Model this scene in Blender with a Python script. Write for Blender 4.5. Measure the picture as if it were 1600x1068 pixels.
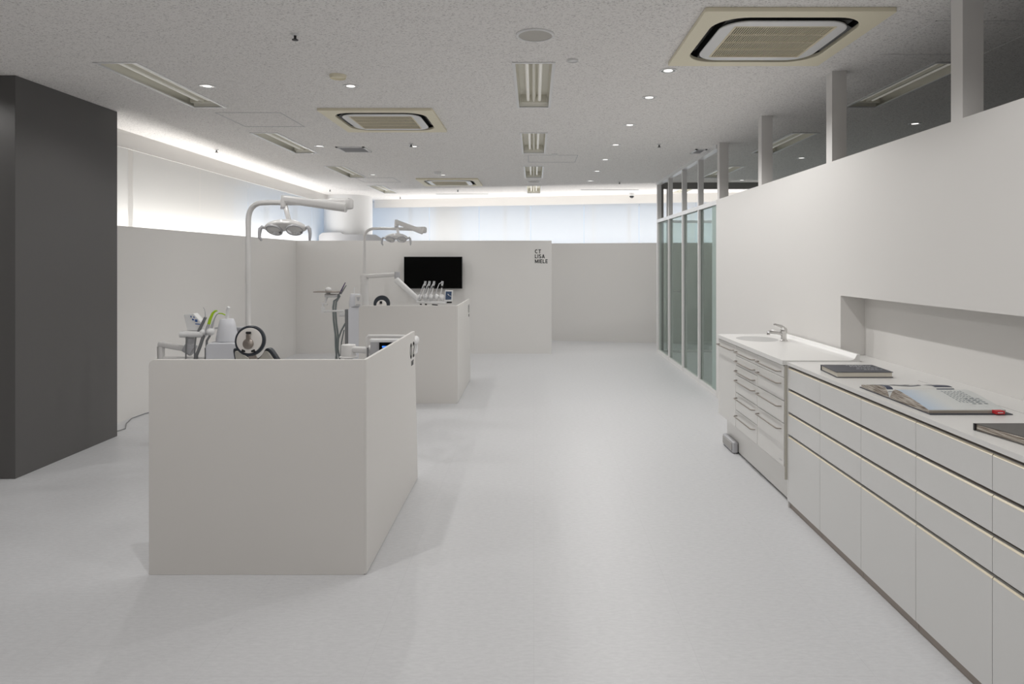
import bpy, bmesh, math, random
from mathutils import Vector, Matrix
random.seed(4)
PI = math.pi
for o in list(bpy.data.objects):
    bpy.data.objects.remove(o, do_unlink=True)
S = bpy.context.scene
C = S.collection

# ------------------------------------------------------------------ camera, world, exposure
F, CX, CY, H, CZ = 1067.0, 834.0, 407.0, 1.46, 2.70     # focal (px), vanishing point, eye height, ceiling height
cd = bpy.data.cameras.new('camera'); cam = bpy.data.objects.new('camera', cd); C.objects.link(cam)
cam.location = (0, 0, H); cam.rotation_euler = (PI/2, 0, 0)
cd.sensor_width = 36; cd.lens = F*36/1600
cd.shift_x = -(CX-800)/1600; cd.shift_y = -(534-CY)/1600
cd.clip_start = 0.05
S.camera = cam
S.view_settings.view_transform = 'Standard'; S.view_settings.look = 'None'
S.view_settings.gamma = 1.0; S.view_settings.use_curve_mapping = False
S.view_settings.exposure = 0.0
w = bpy.data.worlds.new('world'); S.world = w; w.use_nodes = True
bg = w.node_tree.nodes['Background']; bg.inputs[0].default_value = (0.66, 0.80, 1.0, 1); bg.inputs[1].default_value = 1.05
E_DOWN = 27.5      # downlights
E_COVE = 7.5      # led strips behind the half-height walls, per metre
E_ROOM = 20.0      # fill light added behind the camera, no fixture there

def cove_light(name, p0, p1, per_m, width=0.06):
    p0 = Vector(p0); p1 = Vector(p1); L = (p1-p0).length
    l = bpy.data.lights.new(name, 'AREA'); l.shape = 'RECTANGLE'; l.size = L; l.size_y = width
    l.energy = per_m*L; l.color = (1.0, 0.97, 0.93)
    o = bpy.data.objects.new(name, l); C.objects.link(o)
    o.location = (p0+p1)/2; d = (p1-p0).normalized()
    o.rotation_euler = (PI, 0, math.atan2(d.y, d.x)) if True else (0, 0, 0)
    return o
def rear_y(x, base=12.51): return base - 0.225*(x-0.364)
cove_light('led_strip_light', (-3.86, 6.2, 1.60), (-3.86, 12.6, 1.60), E_COVE)
cove_light('led_strip_light', (-3.0, rear_y(-3.0)+0.30, 1.60), (4.8, rear_y(4.8)+0.30, 1.60), E_COVE*1.15)
def fill_light(name, loc, sx, sy, e, col=(1, 0.96, 0.92)):
    l = bpy.data.lights.new(name, 'AREA'); l.shape = 'RECTANGLE'; l.size = sx; l.size_y = sy; l.energy = e; l.color = col
    o = bpy.data.objects.new(name, l); C.objects.link(o); o.location = loc
    return o

# ------------------------------------------------------------------ helpers
OFF = Vector((0, 0, 0))
DES = {}
def P(px, py, D):                      # a point at depth D seen at photo position px, py
    return Vector(((px-CX)*D/F, D, H-(py-CY)*D/F))
def mat(name, col, rough=0.5, metal=0.0, spec=0.5, trans=0.0, emis=None, es=0.0, coat=0.0):
    m = bpy.data.materials.new(name); m.use_nodes = True
    b = m.node_tree.nodes['Principled BSDF']
    b.inputs['Base Color'].default_value = (*col, 1); b.inputs['Roughness'].default_value = rough
    b.inputs['Metallic'].default_value = metal; b.inputs['Specular IOR Level'].default_value = spec
    b.inputs['Coat Weight'].default_value = coat
    if emis: b.inputs['Emission Color'].default_value = (*emis, 1); b.inputs['Emission Strength'].default_value = es
    return m
def N(m, t): return m.node_tree.nodes.new(t)
def L(m, a, b): m.node_tree.links.new(a, b)

class MB:
    def __init__(s): s.v = []; s.f = []; s.m = []; s.sm = []
    def add(s, vs, fs, mi=0, smooth=False):
        n = len(s.v); s.v += [Vector(p)+OFF for p in vs]
        for f in fs: s.f.append(tuple(i+n for i in f)); s.m.append(mi); s.sm.append(smooth)
        return s
    def box(s, a, b, mi=0):
        x0, x1 = sorted((a[0], b[0])); y0, y1 = sorted((a[1], b[1])); z0, z1 = sorted((a[2], b[2]))
        vs = [(x, y, z) for x in (x0, x1) for y in (y0, y1) for z in (z0, z1)]
        return s.add(vs, [(0, 1, 3, 2), (4, 6, 7, 5), (0, 4, 5, 1), (2, 3, 7, 6), (0, 2, 6, 4), (1, 5, 7, 3)], mi)
    def quad(s, a, b, c, d, mi=0): return s.add([a, b, c, d], [(0, 1, 2, 3)], mi)
    def loft(s, rings, mi=0, cap=True, smooth=True, closed=True):
        n = len(rings[0]); vs = [p for r in rings for p in r]; fs = []
        for i in range(len(rings)-1):
            for j in range(n if closed else n-1):
                k = (j+1) % n
                fs.append((i*n+j, i*n+k, (i+1)*n+k, (i+1)*n+j))
        s.add(vs, fs, mi, smooth)
        if cap:
            s.add(rings[0], [tuple(range(n))[::-1]], mi); s.add(rings[-1], [tuple(range(n))], mi)
        return s
    def tube(s, pts, r, mi=0, n=12, cap=True):
        pts = [Vector(p) for p in pts]; m_ = len(pts)
        rs = r if isinstance(r, (list, tuple)) else [r]*m_
        rings = []; up = None
        for i, p in enumerate(pts):
            t = (pts[min(i+1, m_-1)]-pts[max(i-1, 0)]).normalized()
            if up is None: up = Vector((0, 0, 1)) if abs(t.z) < 0.9 else Vector((1, 0, 0))
            a = t.cross(up).normalized(); b = a.cross(t).normalized(); up = b
            rings.append([p+a*math.cos(2*PI*k/n)*rs[i]+b*math.sin(2*PI*k/n)*rs[i] for k in range(n)])
        return s.loft(rings, mi, cap)
    def bar(s, p0, p1, w0, h0, w1=None, h1=None, mi=0, up=(0, 0, 1), rad=0.35, n=5):   # rounded bar w across, h along up
        p0, p1 = Vector(p0), Vector(p1); w1 = w1 or w0; h1 = h1 or h0
        t = (p1-p0).normalized(); a = t.cross(Vector(up)).normalized(); b = a.cross(t).normalized()
        def ring(p, w_, h_):
            r = min(w_, h_)*rad; out = []
            for q, (cx, cy) in enumerate([(w_/2-r, h_/2-r), (-w_/2+r, h_/2-r), (-w_/2+r, -h_/2+r), (w_/2-r, -h_/2+r)]):
                for k in range(n):
                    g = q*PI/2+k/(n-1)*PI/2
                    out.append(p+a*(cx+r*math.cos(g))+b*(cy+r*math.sin(g)))
            return out
        return s.loft([ring(p0, w0*.8, h0*.8), ring(p0+t*.004, w0, h0), ring(p1-t*.004, w1, h1), ring(p1, w1*.8, h1*.8)], mi)
    def lathe(s, c, prof, mi=0, n=32, axis=(0, 0, 1), sx=1.0, sy=1.0, cap=True):
        z = Vector(axis).normalized(); x = z.orthogonal().normalized()
        if abs(z.z) > .99: x = Vector((1, 0, 0))
        y = z.cross(x); c = Vector(c)
        rings = [[c+x*math.cos(2*PI*k/n)*r*sx+y*math.sin(2*PI*k/n)*r*sy+z*h for k in range(n)] for r, h in prof]
        return s.loft(rings, mi, cap)
    def prism(s, poly, ax, a, b, mi=0):   # poly in the two other axes, extruded along axis ax from a to b
        def mk(p, t):
            q = list(p); q.insert(ax, t); return tuple(q)
        n = len(poly)
        vs = [mk(p, a) for p in poly]+[mk(p, b) for p in poly]
        fs = [tuple(range(n))[::-1], tuple(range(n, 2*n))]+[(i, (i+1) % n, n+(i+1) % n, n+i) for i in range(n)]
        return s.add(vs, fs, mi)
    def ellip(s, c, r, rot=None, mi=0, nu=28, nv=14, fn=None):
        c = Vector(c); R = rot or Matrix.Identity(3); rings = []
        for i in range(nv+1):
            th = -PI/2+PI*i/nv; th = max(-PI/2+.02, min(PI/2-.02, th))
            ring = []
            for j in range(nu):
                ph = 2*PI*j/nu
                p = Vector((r[0]*math.cos(th)*math.cos(ph), r[1]*math.cos(th)*math.sin(ph), r[2]*math.sin(th)))
                if fn: p = fn(p)
                ring.append(c+R @ p)
            rings.append(ring)
        return s.loft(rings, mi)

def rrect(hx, hy, r, n=8, cx=0, cy=0):
    out = []
    for q, (x, y) in enumerate([(hx-r, hy-r), (-hx+r, hy-r), (-hx+r, -hy+r), (hx-r, -hy+r)]):
        for k in range(n+1):
            g = q*PI/2+k/n*PI/2
            out.append((cx+x+r*math.cos(g), cy+y+r*math.sin(g)))
    return out

def obj(name, mb, mats, parent=None, bevel=0.0, origin=None, sharp=35, segs=2):
    me = bpy.data.meshes.new(name)
    org = Vector((0, 0, 0))
    if parent is not None: org = DES[parent.name]
    elif origin is not None: org = Vector(origin)+OFF
    me.from_pydata([tuple(v-org) for v in mb.v], [], mb.f)
    if not isinstance(mats, (list, tuple)): mats = [mats]
    for m in mats: me.materials.append(m)
    for p, mi, sm in zip(me.polygons, mb.m, mb.sm):
        p.material_index = mi; p.use_smooth = sm
    bm = bmesh.new(); bm.from_mesh(me)
    bmesh.ops.remove_doubles(bm, verts=bm.verts, dist=1e-5)
    bmesh.ops.recalc_face_normals(bm, faces=bm.faces)
    bm.to_mesh(me); bm.free()
    me.set_sharp_from_angle(angle=math.radians(sharp))
    o = bpy.data.objects.new(name, me); C.objects.link(o)
    if parent is not None: o.parent = parent
    else: o.location = org
    DES[o.name] = org
    if bevel:
        b = o.modifiers.new('bevel', 'BEVEL'); b.width = bevel; b.segments = segs; b.limit_method = 'ANGLE'; b.angle_limit = math.radians(40)
        b.harden_normals = False
        for p in me.polygons: p.use_smooth = True
    return o
def tag(o, label, cat, group=None, kind=None):
    if label: o['label'] = label
    if cat: o['category'] = cat
    if group: o['group'] = group
    if kind: o['kind'] = kind
    return o
def thing(name, label, cat, loc, group=None, kind=None):
    o = bpy.data.objects.new(name, None); C.objects.link(o); o.empty_display_size = .1
    o.location = Vector(loc)+OFF; DES[o.name] = Vector(loc)+OFF
    tag(o, label, cat, group, kind); return o
def struct(name, mb, m, parent=None, bevel=0.0, label=None, **k):
    o = obj(name, mb, m, parent, bevel, **k)
    if parent is None: o['kind'] = 'structure'
    if label: o['label'] = label
    return o
def arcpts(cx, cy, rx, ry, a0, a1, n=10):
    return [(cx+rx*math.cos(math.radians(a0+(a1-a0)*k/n)), cy+ry*math.sin(math.radians(a0+(a1-a0)*k/n))) for k in range(n+1)]
T_ = .085                                  # half stroke in cap heights
GL = {'T': (.66, [[(.0, .915), (.66, .915)], [(.33, 0), (.33, 1)]]), 'L': (.54, [[(.085, 0), (.085, 1)], [(0, .085), (.54, .085)]]),
      'I': (.17, [[(.085, 0), (.085, 1)]]), 'E': (.56, [[(.085, 0), (.085, 1)], [(0, .085), (.56, .085)], [(0, .50), (.52, .50)], [(0, .915), (.56, .915)]]),
      'A': (.74, [[(.07, 0), (.37, .97), (.67, 0)], [(.17, .27), (.57, .27)]]),
      'M': (.86, [[(.085, 0), (.085, 1)], [(.775, 0), (.775, 1)], [(.10, .95), (.43, .12), (.76, .95)]]),
      'N': (.74, [[(.085, 0), (.085, 1)], [(.655, 0), (.655, 1)], [(.10, .95), (.64, .05)]]),
      'U': (.70, [[(.085, 1), (.085, .33)]+arcpts(.35, .33, .265, .245, 180, 360)+[(.615, 1)]]),
      'C': (.76, [arcpts(.41, .5, .325, .415, 48, 312, 16)]),
      'S': (.64, [arcpts(.32, .72, .23, .20, 30, 200, 8)+arcpts(.32, .28, .24, .20, 70, -150, 10)]),
      '0': (.66, [arcpts(.33, .5, .245, .415, 0, 360, 24)]),
      '2': (.64, [arcpts(.32, .70, .235, .215, 165, -25, 10)+[(.09, .085)], [(.03, .085), (.62, .085)]]),
      '1': (.40, [[(.26, 0), (.26, 1)], [(.02, .74), (.26, .95)]])}
def lettering(name, lines, cap, pitch, m, parent, loc, rot, label=None, gap=.13, t=T_):
    mb = MB(); R = rot; o0 = Vector(loc)
    def put(x, y, z): return o0+R @ Vector((x, y, z))
    for li, line in enumerate(lines):
        x = 0; base = -li*pitch
        for ch in line:
            w_, strokes = GL[ch]
            for st in strokes:
                for i in range(len(st)-1):
                    p = Vector(st[i]); q_ = Vector(st[i+1]); d = (q_-p).normalized(); nn = Vector((-d.y, d.x))*t
                    e0 = d*t*.45 if i > 0 else d*0; e1 = d*t*.45 if i < len(st)-2 else d*0
                    c4 = [p-e0+nn, p-e0-nn, q_+e1-nn, q_+e1+nn]
                    lo = [put((x+c.x)*cap, base+c.y*cap, 0) for c in c4]; hi = [put((x+c.x)*cap, base+c.y*cap, .0012) for c in c4]
                    mb.add(lo+hi, [(0, 1, 2, 3), (7, 6, 5, 4), (0, 4, 5, 1), (1, 5, 6, 2), (2, 6, 7, 3), (3, 7, 4, 0)])
            x += w_+gap
    o = obj(name, mb, m, parent, origin=None if parent is not None else loc)
    if label: o['label'] = label
    return o
def copy_tree(o, parent=None):
    c = o.copy(); C.objects.link(c); c.parent = parent
    for ch in list(o.children): copy_tree(ch, c)
    return c

# ------------------------------------------------------------------ materials
def wall_mat(name, col, rough=0.6):
    m = mat(name, col, rough, spec=0.3)
    b = m.node_tree.nodes['Principled BSDF']
    t = N(m, 'ShaderNodeTexNoise'); t.inputs['Scale'].default_value = 220; t.inputs['Detail'].default_value = 3
    g = N(m, 'ShaderNodeNewGeometry'); L(m, g.outputs['Position'], t.inputs['Vector'])
    bu = N(m, 'ShaderNodeBump'); bu.inputs['Strength'].default_value = .04; bu.inputs['Distance'].default_value = .002
    L(m, t.outputs['Fac'], bu.inputs['Height']); L(m, bu.outputs['Normal'], b.inputs['Normal'])
    return m
M_wall = wall_mat('white_wall', (0.77, 0.755, 0.735))
M_steel = wall_mat('painted_panel', (0.72, 0.70, 0.675), 0.45)
M_steel.node_tree.nodes['Principled BSDF'].inputs['Specular IOR Level'].default_value = .35
M_dark = wall_mat('dark_grey_paint', (0.12, 0.117, 0.115), 0.45)
M_darkside = wall_mat('grey_vinyl_face', (0.17, 0.16, 0.155), 0.4)
def floor_mat():
    m = mat('white_vinyl_floor', (0.80, 0.80, 0.81), 0.42, spec=.4)
    b = m.node_tree.nodes['Principled BSDF']
    g = N(m, 'ShaderNodeNewGeometry')
    mp = N(m, 'ShaderNodeMapping'); mp.inputs['Scale'].default_value = (1.0, 3.0, 1.0); L(m, g.outputs['Position'], mp.inputs[0])
    n1 = N(m, 'ShaderNodeTexNoise'); n1.inputs['Scale'].default_value = 28; n1.inputs['Detail'].default_value = 6; n1.inputs['Roughness'].default_value = .7
    L(m, mp.outputs[0], n1.inputs['Vector'])
    r = N(m, 'ShaderNodeValToRGB'); r.color_ramp.elements[0].position = .35; r.color_ramp.elements[1].position = .65
    r.color_ramp.elements[0].color = (0.60, 0.605, 0.62, 1); r.color_ramp.elements[1].color = (0.67, 0.675, 0.69, 1)
    L(m, n1.outputs['Fac'], r.inputs[0])
    br = N(m, 'ShaderNodeTexBrick'); br.offset = 0; br.inputs['Scale'].default_value = 1.0
    br.inputs['Brick Width'].default_value = .6; br.inputs['Row Height'].default_value = .6
    br.inputs['Mortar Size'].default_value = .0012; br.inputs['Mortar Smooth'].default_value = .2
    L(m, g.outputs['Position'], br.inputs['Vector'])
    mx = N(m, 'ShaderNodeMix'); mx.data_type = 'RGBA'; mx.blend_type = 'MULTIPLY'
    mx.inputs['B'].default_value = (.93, .93, .93, 1); L(m, br.outputs['Fac'], mx.inputs['Factor']); L(m, r.outputs[0], mx.inputs['A'])
    L(m, mx.outputs['Result'], b.inputs['Base Color'])
    n2 = N(m, 'ShaderNodeTexNoise'); n2.inputs['Scale'].default_value = 160; L(m, g.outputs['Position'], n2.inputs['Vector'])
    bu = N(m, 'ShaderNodeBump'); bu.inputs['Strength'].default_value = .06; bu.inputs['Distance'].default_value = .002
    L(m, n2.outputs['Fac'], bu.inputs['Height']); L(m, bu.outputs['Normal'], b.inputs['Normal'])
    return m
def ceil_mat():
    m = mat('rockwool_ceiling', (0.72, 0.69, 0.67), 0.85, spec=.1)
    b = m.node_tree.nodes['Principled BSDF']
    g = N(m, 'ShaderNodeNewGeometry')
    mp = N(m, 'ShaderNodeMapping'); mp.inputs['Scale'].default_value = (1.0, 2.2, 1.0); L(m, g.outputs['Position'], mp.inputs[0])
    n1 = N(m, 'ShaderNodeTexNoise'); n1.inputs['Scale'].default_value = 85; n1.inputs['Detail'].default_value = 3; n1.inputs['Distortion'].default_value = .8
    L(m, mp.outputs[0], n1.inputs['Vector'])
    r = N(m, 'ShaderNodeValToRGB'); r.color_ramp.elements[0].position = .34; r.color_ramp.elements[1].position = .46
    r.color_ramp.elements[0].color = (0.50, 0.48, 0.47, 1); r.color_ramp.elements[1].color = (0.91, 0.89, 0.87, 1)
    L(m, n1.outputs['Fac'], r.inputs[0]); L(m, r.outputs[0], b.inputs['Base Color'])
    bu = N(m, 'ShaderNodeBump'); bu.inputs['Strength'].default_value = .4; bu.inputs['Distance'].default_value = .003
    L(m, r.outputs[0], bu.inputs['Height']); L(m, bu.outputs['Normal'], b.inputs['Normal'])
    return m
M_floor = floor_mat(); M_ceil = ceil_mat()
M_white = mat('white_plastic', (0.80, 0.80, 0.80), 0.3)
M_casing = mat('pale_casing', (0.5, 0.5, 0.51), 0.5)
M_whited = mat('satin_white_enamel', (0.72, 0.71, 0.70), 0.35)
M_lamp = mat('dental_white', (0.74, 0.73, 0.72), 0.28)
M_grey = mat('grey_rubber', (0.20, 0.205, 0.21), 0.5)
M_lgrey = mat('light_grey_plastic', (0.48, 0.48, 0.50), 0.4)
M_unit = mat('cool_white_enamel', (0.70, 0.71, 0.75), 0.35)
M_black = mat('black_plastic', (0.012, 0.012, 0.014), 0.35)
M_navy = mat('navy_black_leather', (0.022, 0.028, 0.038), 0.4)
M_cream = mat('cream_panel', (0.88, 0.82, 0.64), 0.5)
M_creamd = mat('cream_slat', (0.76, 0.69, 0.52), 0.5)
M_slot = mat('dark_air_slot', (0.02, 0.02, 0.02), 0.5)
M_gap = mat('brown_recess_profile', (0.30, 0.26, 0.23), 0.5)
M_strip = mat('putty_edge_strip', (0.52, 0.50, 0.44), 0.5)
M_basin = mat('moulded_basin', (0.48, 0.48, 0.475), 0.35)
M_edge = mat('cream_edge_light_catch', (0.80, 0.72, 0.55), 0.4)
M_drawer = mat('pale_grey_laminate', (0.70, 0.70, 0.69), 0.4)
M_top = mat('white_worktop', (0.76, 0.755, 0.74), 0.3)
M_cab = mat('glossy_white_steel', (0.70, 0.69, 0.665), 0.22)
M_chrome = mat('brushed_chrome', (0.62, 0.61, 0.60), 0.22, metal=1)
M_nickel = mat('warm_nickel', (0.34, 0.30, 0.27), 0.35, metal=.85)
M_bar = mat('bar_handle_metal', (0.33, 0.30, 0.27), 0.5, metal=.8)
M_screen = mat('black_glass_screen', (0.002, 0.002, 0.002), 0.3, spec=.08)
M_lcd = mat('blue_lcd', (0.02, 0.03, 0.06), 0.2, emis=(0.05, 0.25, 0.9), es=1.2)
M_tablet = mat('tablet_screen', (0.03, 0.045, 0.075), 0.2, emis=(0.03, 0.05, 0.09), es=.5)
M_text = mat('dark_grey_lettering', (0.03, 0.03, 0.03), 0.5)
M_print = mat('blue_panel_print', (0.05, 0.12, 0.35), 0.5)
M_greenp = mat('lime_green_plastic', (0.42, 0.66, 0.02), 0.35)
M_violet = mat('violet_metal', (0.12, 0.09, 0.18), 0.3)
M_padcream = mat('cream_leather', (0.62, 0.60, 0.54), 0.4)
M_padwhite = mat('white_shell', (0.76, 0.73, 0.70), 0.25)
M_reflector = mat('lamp_reflector', (0.75, 0.75, 0.76), 0.18, metal=.9)
M_tube = mat('fluorescent_tube', (0.85, 0.84, 0.80), 0.3, emis=(1, .95, .85), es=.12)
M_trof = mat('troffer_white', (0.80, 0.78, 0.69), 0.45)
M_frame = mat('partition_frame', (0.80, 0.79, 0.78), 0.4)
M_vent = mat('grey_vent', (0.36, 0.35, 0.35), 0.5)
M_lens = mat('downlight_lens', (1, 1, 1), 0.4, emis=(1, .97, .93), es=1.3)
M_lensoff = mat('unlit_lens', (.6, .6, .62), 0.3)
M_red = mat('red_bookmark', (0.55, 0.02, 0.03), 0.5)
M_paper = mat('page_edges', (0.66, 0.62, 0.54), 0.8)
M_bookgrey = mat('slate_book_cloth', (0.075, 0.08, 0.095), 0.6)
M_booktaupe = mat('taupe_book_cover', (0.115, 0.11, 0.105), 0.5)
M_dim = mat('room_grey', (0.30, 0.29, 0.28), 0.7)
def glass_mat(name, tint, gloss=.10, film=0.0):
    m = bpy.data.materials.new(name); m.use_nodes = True; nt = m.node_tree; nt.nodes.clear()
    o = N(m, 'ShaderNodeOutputMaterial'); t = N(m, 'ShaderNodeBsdfTransparent'); t.inputs[0].default_value = (*tint, 1)
    g = N(m, 'ShaderNodeBsdfGlossy'); g.inputs['Roughness'].default_value = .03; g.inputs[0].default_value = (.9, .95, .93, 1)
    mx = N(m, 'ShaderNodeMixShader'); lw = N(m, 'ShaderNodeLayerWeight'); lw.inputs[0].default_value = .35
    mm = N(m, 'ShaderNodeMath'); mm.operation = 'MULTIPLY'; mm.inputs[1].default_value = gloss*2
    L(m, lw.outputs['Fresnel'], mm.inputs[0]); L(m, mm.outputs[0], mx.inputs[0]); L(m, t.outputs[0], mx.inputs[1]); L(m, g.outputs[0], mx.inputs[2])
    last = mx
    if film:
        d = N(m, 'ShaderNodeBsdfTranslucent'); d.inputs[0].default_value = (.75, .84, .81, 1)
        d2 = N(m, 'ShaderNodeBsdfDiffuse'); d2.inputs[0].default_value = (.75, .84, .81, 1)
        a = N(m, 'ShaderNodeMixShader'); L(m, d.outputs[0], a.inputs[1]); L(m, d2.outputs[0], a.inputs[2])
        m2 = N(m, 'ShaderNodeMixShader'); m2.inputs[0].default_value = film
        L(m, mx.outputs[0], m2.inputs[1]); L(m, a.outputs[0], m2.inputs[2]); last = m2
    L(m, last.outputs[0], o.inputs[0]); return m
M_glass = glass_mat('green_tinted_glass', (.83, .865, .85), .10)
M_reflstrip = glass_mat('pale_reflection_film', (.85, .9, .89), .1, .65)
M_wglass = glass_mat('window_glass', (.92, .95, .97), .05)
def blind_mat():
    m = bpy.data.materials.new('roller_blind_cloth'); m.use_nodes = True; m.node_tree.nodes.clear()
    o = N(m, 'ShaderNodeOutputMaterial'); d = N(m, 'ShaderNodeBsdfDiffuse'); d.inputs[0].default_value = (.80, .80, .79, 1)
    t = N(m, 'ShaderNodeBsdfTranslucent'); t.inputs[0].default_value = (.80, .82, .84, 1)
    x = N(m, 'ShaderNodeBsdfTransparent')
    a = N(m, 'ShaderNodeMixShader'); a.inputs[0].default_value = .42; L(m, d.outputs[0], a.inputs[1]); L(m, t.outputs[0], a.inputs[2])
    b = N(m, 'ShaderNodeMixShader'); b.inputs[0].default_value = .16; L(m, a.outputs[0], b.inputs[1]); L(m, x.outputs[0], b.inputs[2])
    L(m, b.outputs[0], o.inputs[0]); return m
M_blind = blind_mat()
def page_mat(name, c0, c1, axis):
    m = mat(name, c0, .45)
    g = N(m, 'ShaderNodeNewGeometry'); sp = N(m, 'ShaderNodeSeparateXYZ'); L(m, g.outputs['Position'], sp.inputs[0])
    mr = N(m, 'ShaderNodeMapRange'); mr.inputs[1].default_value = axis[1]; mr.inputs[2].default_value = axis[2]
    L(m, sp.outputs[axis[0]], mr.inputs[0])
    mx = N(m, 'ShaderNodeMix'); mx.data_type = 'RGBA'; mx.inputs['A'].default_value = (*c0, 1); mx.inputs['B'].default_value = (*c1, 1)
    L(m, mr.outputs[0], mx.inputs['Factor']); L(m, mx.outputs['Result'], m.node_tree.nodes['Principled BSDF'].inputs['Base Color'])
    return m
M_pageblue = page_mat('printed_page_pale_blue', (0.38, 0.50, 0.66), (0.66, 0.68, 0.67), (0, 1.50, 1.66))
M_pagewhite = mat('page_white', (0.70, 0.70, 0.68), .5)

# ------------------------------------------------------------------ the setting
XR = 1.95; XR2 = 2.10; XL = -3.735; XE = 5.2; YB = -2.6; XW = -4.9
struct('floor', MB().box((-6, YB-.2, -.1), (6, 15.6, 0)), M_floor)

# fixtures that need a hole in the ceiling
TROF = []
for X in (-2.62, 0.0, 2.64):
    for Y in (4.28, 6.63, 8.96, 11.28):
        TROF.append((X, Y))
ACS = [(1.31, 3.81), (-1.295, 6.02), (-1.31, 10.74)]
holes = [(x-.12, y, x+.12, y+1.23) for x, y in TROF]+[(x-.385, y-.385, x+.385, y+.385) for x, y in ACS]
def ceiling():
    xs = sorted(set([-6, 6]+[h[0] for h in holes]+[h[2] for h in holes])); ys = sorted(set([YB-.2, 15.6]+[h[1] for h in holes]+[h[3] for h in holes]))
    mb = MB()
    for i in range(len(xs)-1):
        for j in range(len(ys)-1):
            cx = (xs[i]+xs[i+1])/2; cy = (ys[j]+ys[j+1])/2
            if any(h[0] < cx < h[2] and h[1] < cy < h[3] for h in holes): continue
            mb.quad((xs[i], ys[j], CZ), (xs[i], ys[j+1], CZ), (xs[i+1], ys[j+1], CZ), (xs[i+1], ys[j], CZ))
    return mb
struct('ceiling', ceiling(), M_ceil)
struct('trim_1', MB().box((-6, YB-.2, CZ+.35), (6, 15.6, CZ+.45)), M_dim, label='slab above the suspended ceiling')

# half height walls
ZH = 1.775
struct('wall_left', MB().box((XL-.06, 5.69, 0), (XL, 10.80, ZH)), M_wall, label='half-height white wall below the left windows')
struct('wall_back', MB().box((XL, 10.74, 0), (0.28, 10.80, ZH)), M_wall, label='white half-height partition wall carrying the television')
mb = MB(); ya, yb = rear_y(XL), rear_y(XE)
mb.prism([(XL-.06, ya), (XE, yb), (XE, yb+.06), (XL-.06, ya+.06)], 2, 0, ZH); struct('wall_rear', mb, M_wall, label='skewed half-height white wall below the rear windows')
# round column and low casing behind the partition
struct('wall_column', MB().lathe((-3.60, 13.25, 0), [(.46, 0), (.46, CZ)], n=64), M_white, label='round white structural column in the rear left corner')
struct('trim_2', MB().prism([(-4.1, 0), (-4.0, 1.93), (-3.94, 1.98), (-3.60, 1.99), (-3.55, 1.955), (-2.95, 1.945), (-2.85, 1.88), (-2.85, 0)], 1, 12.72, 12.78), M_casing, label='low pale casing in front of the round column')
# pelmets
struct('trim_3', MB().box((-3.91, 5.69, 2.535), (-3.90, 13.4, CZ)), M_wall, label='pelmet above the left window blinds')
mb = MB(); f = lambda x: 13.93-.22*(x+3.25)
mb.prism([(-3.25, f(-3.25)), (XE, f(XE)), (XE, f(XE)+.01), (-3.25, f(-3.25)+.01)], 2, 2.535, CZ); struct('trim_4', mb, M_wall, label='pelmet above the rear window blinds')
# dark column on the left
mb = MB().box((XW, 4.57, 0), (-3.47, 5.69, CZ))
o = struct('wall_pier', mb, [M_dark, M_dark], bevel=.002, label='dark grey square pier standing at the left')
# outer walls
mb = MB(); mb.box((XW-.1, YB, 0), (XW, 4.58, CZ)); struct('wall_west', mb, M_wall)
struct('wall_south', MB().box((XW-.1, YB-.1, 0), (6, YB, CZ)), M_wall)
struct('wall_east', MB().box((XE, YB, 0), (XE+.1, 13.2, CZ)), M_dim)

# windows behind the blinds: solid piers, sills, glazing
def window_run(n, p0, p1, solid, mull, nrm, z0=1.2, z1=2.62):
    """a wall from p0 to p1 with glazing; solid = list of (a,b) solid stretches, mull = list of mullion positions, all in metres along"""
    p0 = Vector(p0); p1 = Vector(p1); d = (p1-p0).normalized(); Lw = (p1-p0).length; nn = Vector(nrm)
    def seg(mb, a, b, z0_, z1_, t0=0, t1=.12, mi=0):
        q = [p0+d*a+nn*t0, p0+d*b+nn*t0, p0+d*b+nn*t1, p0+d*a+nn*t1]
        mb.prism([(v.x, v.y) for v in q], 2, z0_, z1_, mi)
    mb = MB(); seg(mb, 0, Lw, 0, z0); seg(mb, 0, Lw, z1, CZ+.1)
    for a, b in solid: seg(mb, a, b, z0, z1)
    w_ = struct('wall_window_%d' % n, mb, M_wall)
    fr = MB()
    for a in mull: seg(fr, a-.03, a+.03, z0, z1, .02, .09)
    seg(fr, 0, Lw, z0, z0+.05, .02, .09); seg(fr, 0, Lw, z1-.05, z1, .02, .09)
    wo = struct('window_%d' % n, fr, M_frame)
    gl = MB(); q = [p0+nn*.05, p1+nn*.05]
    gl.quad((q[0].x, q[0].y, z0), (q[1].x, q[1].y, z0), (q[1].x, q[1].y, z1), (q[0].x, q[0].y, z1))
    obj('pane', gl, M_wglass, wo)
window_run(1, (-4.35, 5.0, 0), (-4.35, 14.4, 0), [(0, 4.62)], [4.9, 6.25, 7.6], (-1, 0, 0))
rx = lambda x: 14.42-.22*(x+3.25)
dn = Vector((.22, 1, 0)).normalized()
window_run(2, (-4.4, rx(-4.4), 0), (XE+.1, rx(XE+.1), 0), [(0, .6), (2.42, 2.95)], [1.85, 3.9, 4.35, 5.7, 6.4, 7.6, 8.6], (dn.x, dn.y, 0))

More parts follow.
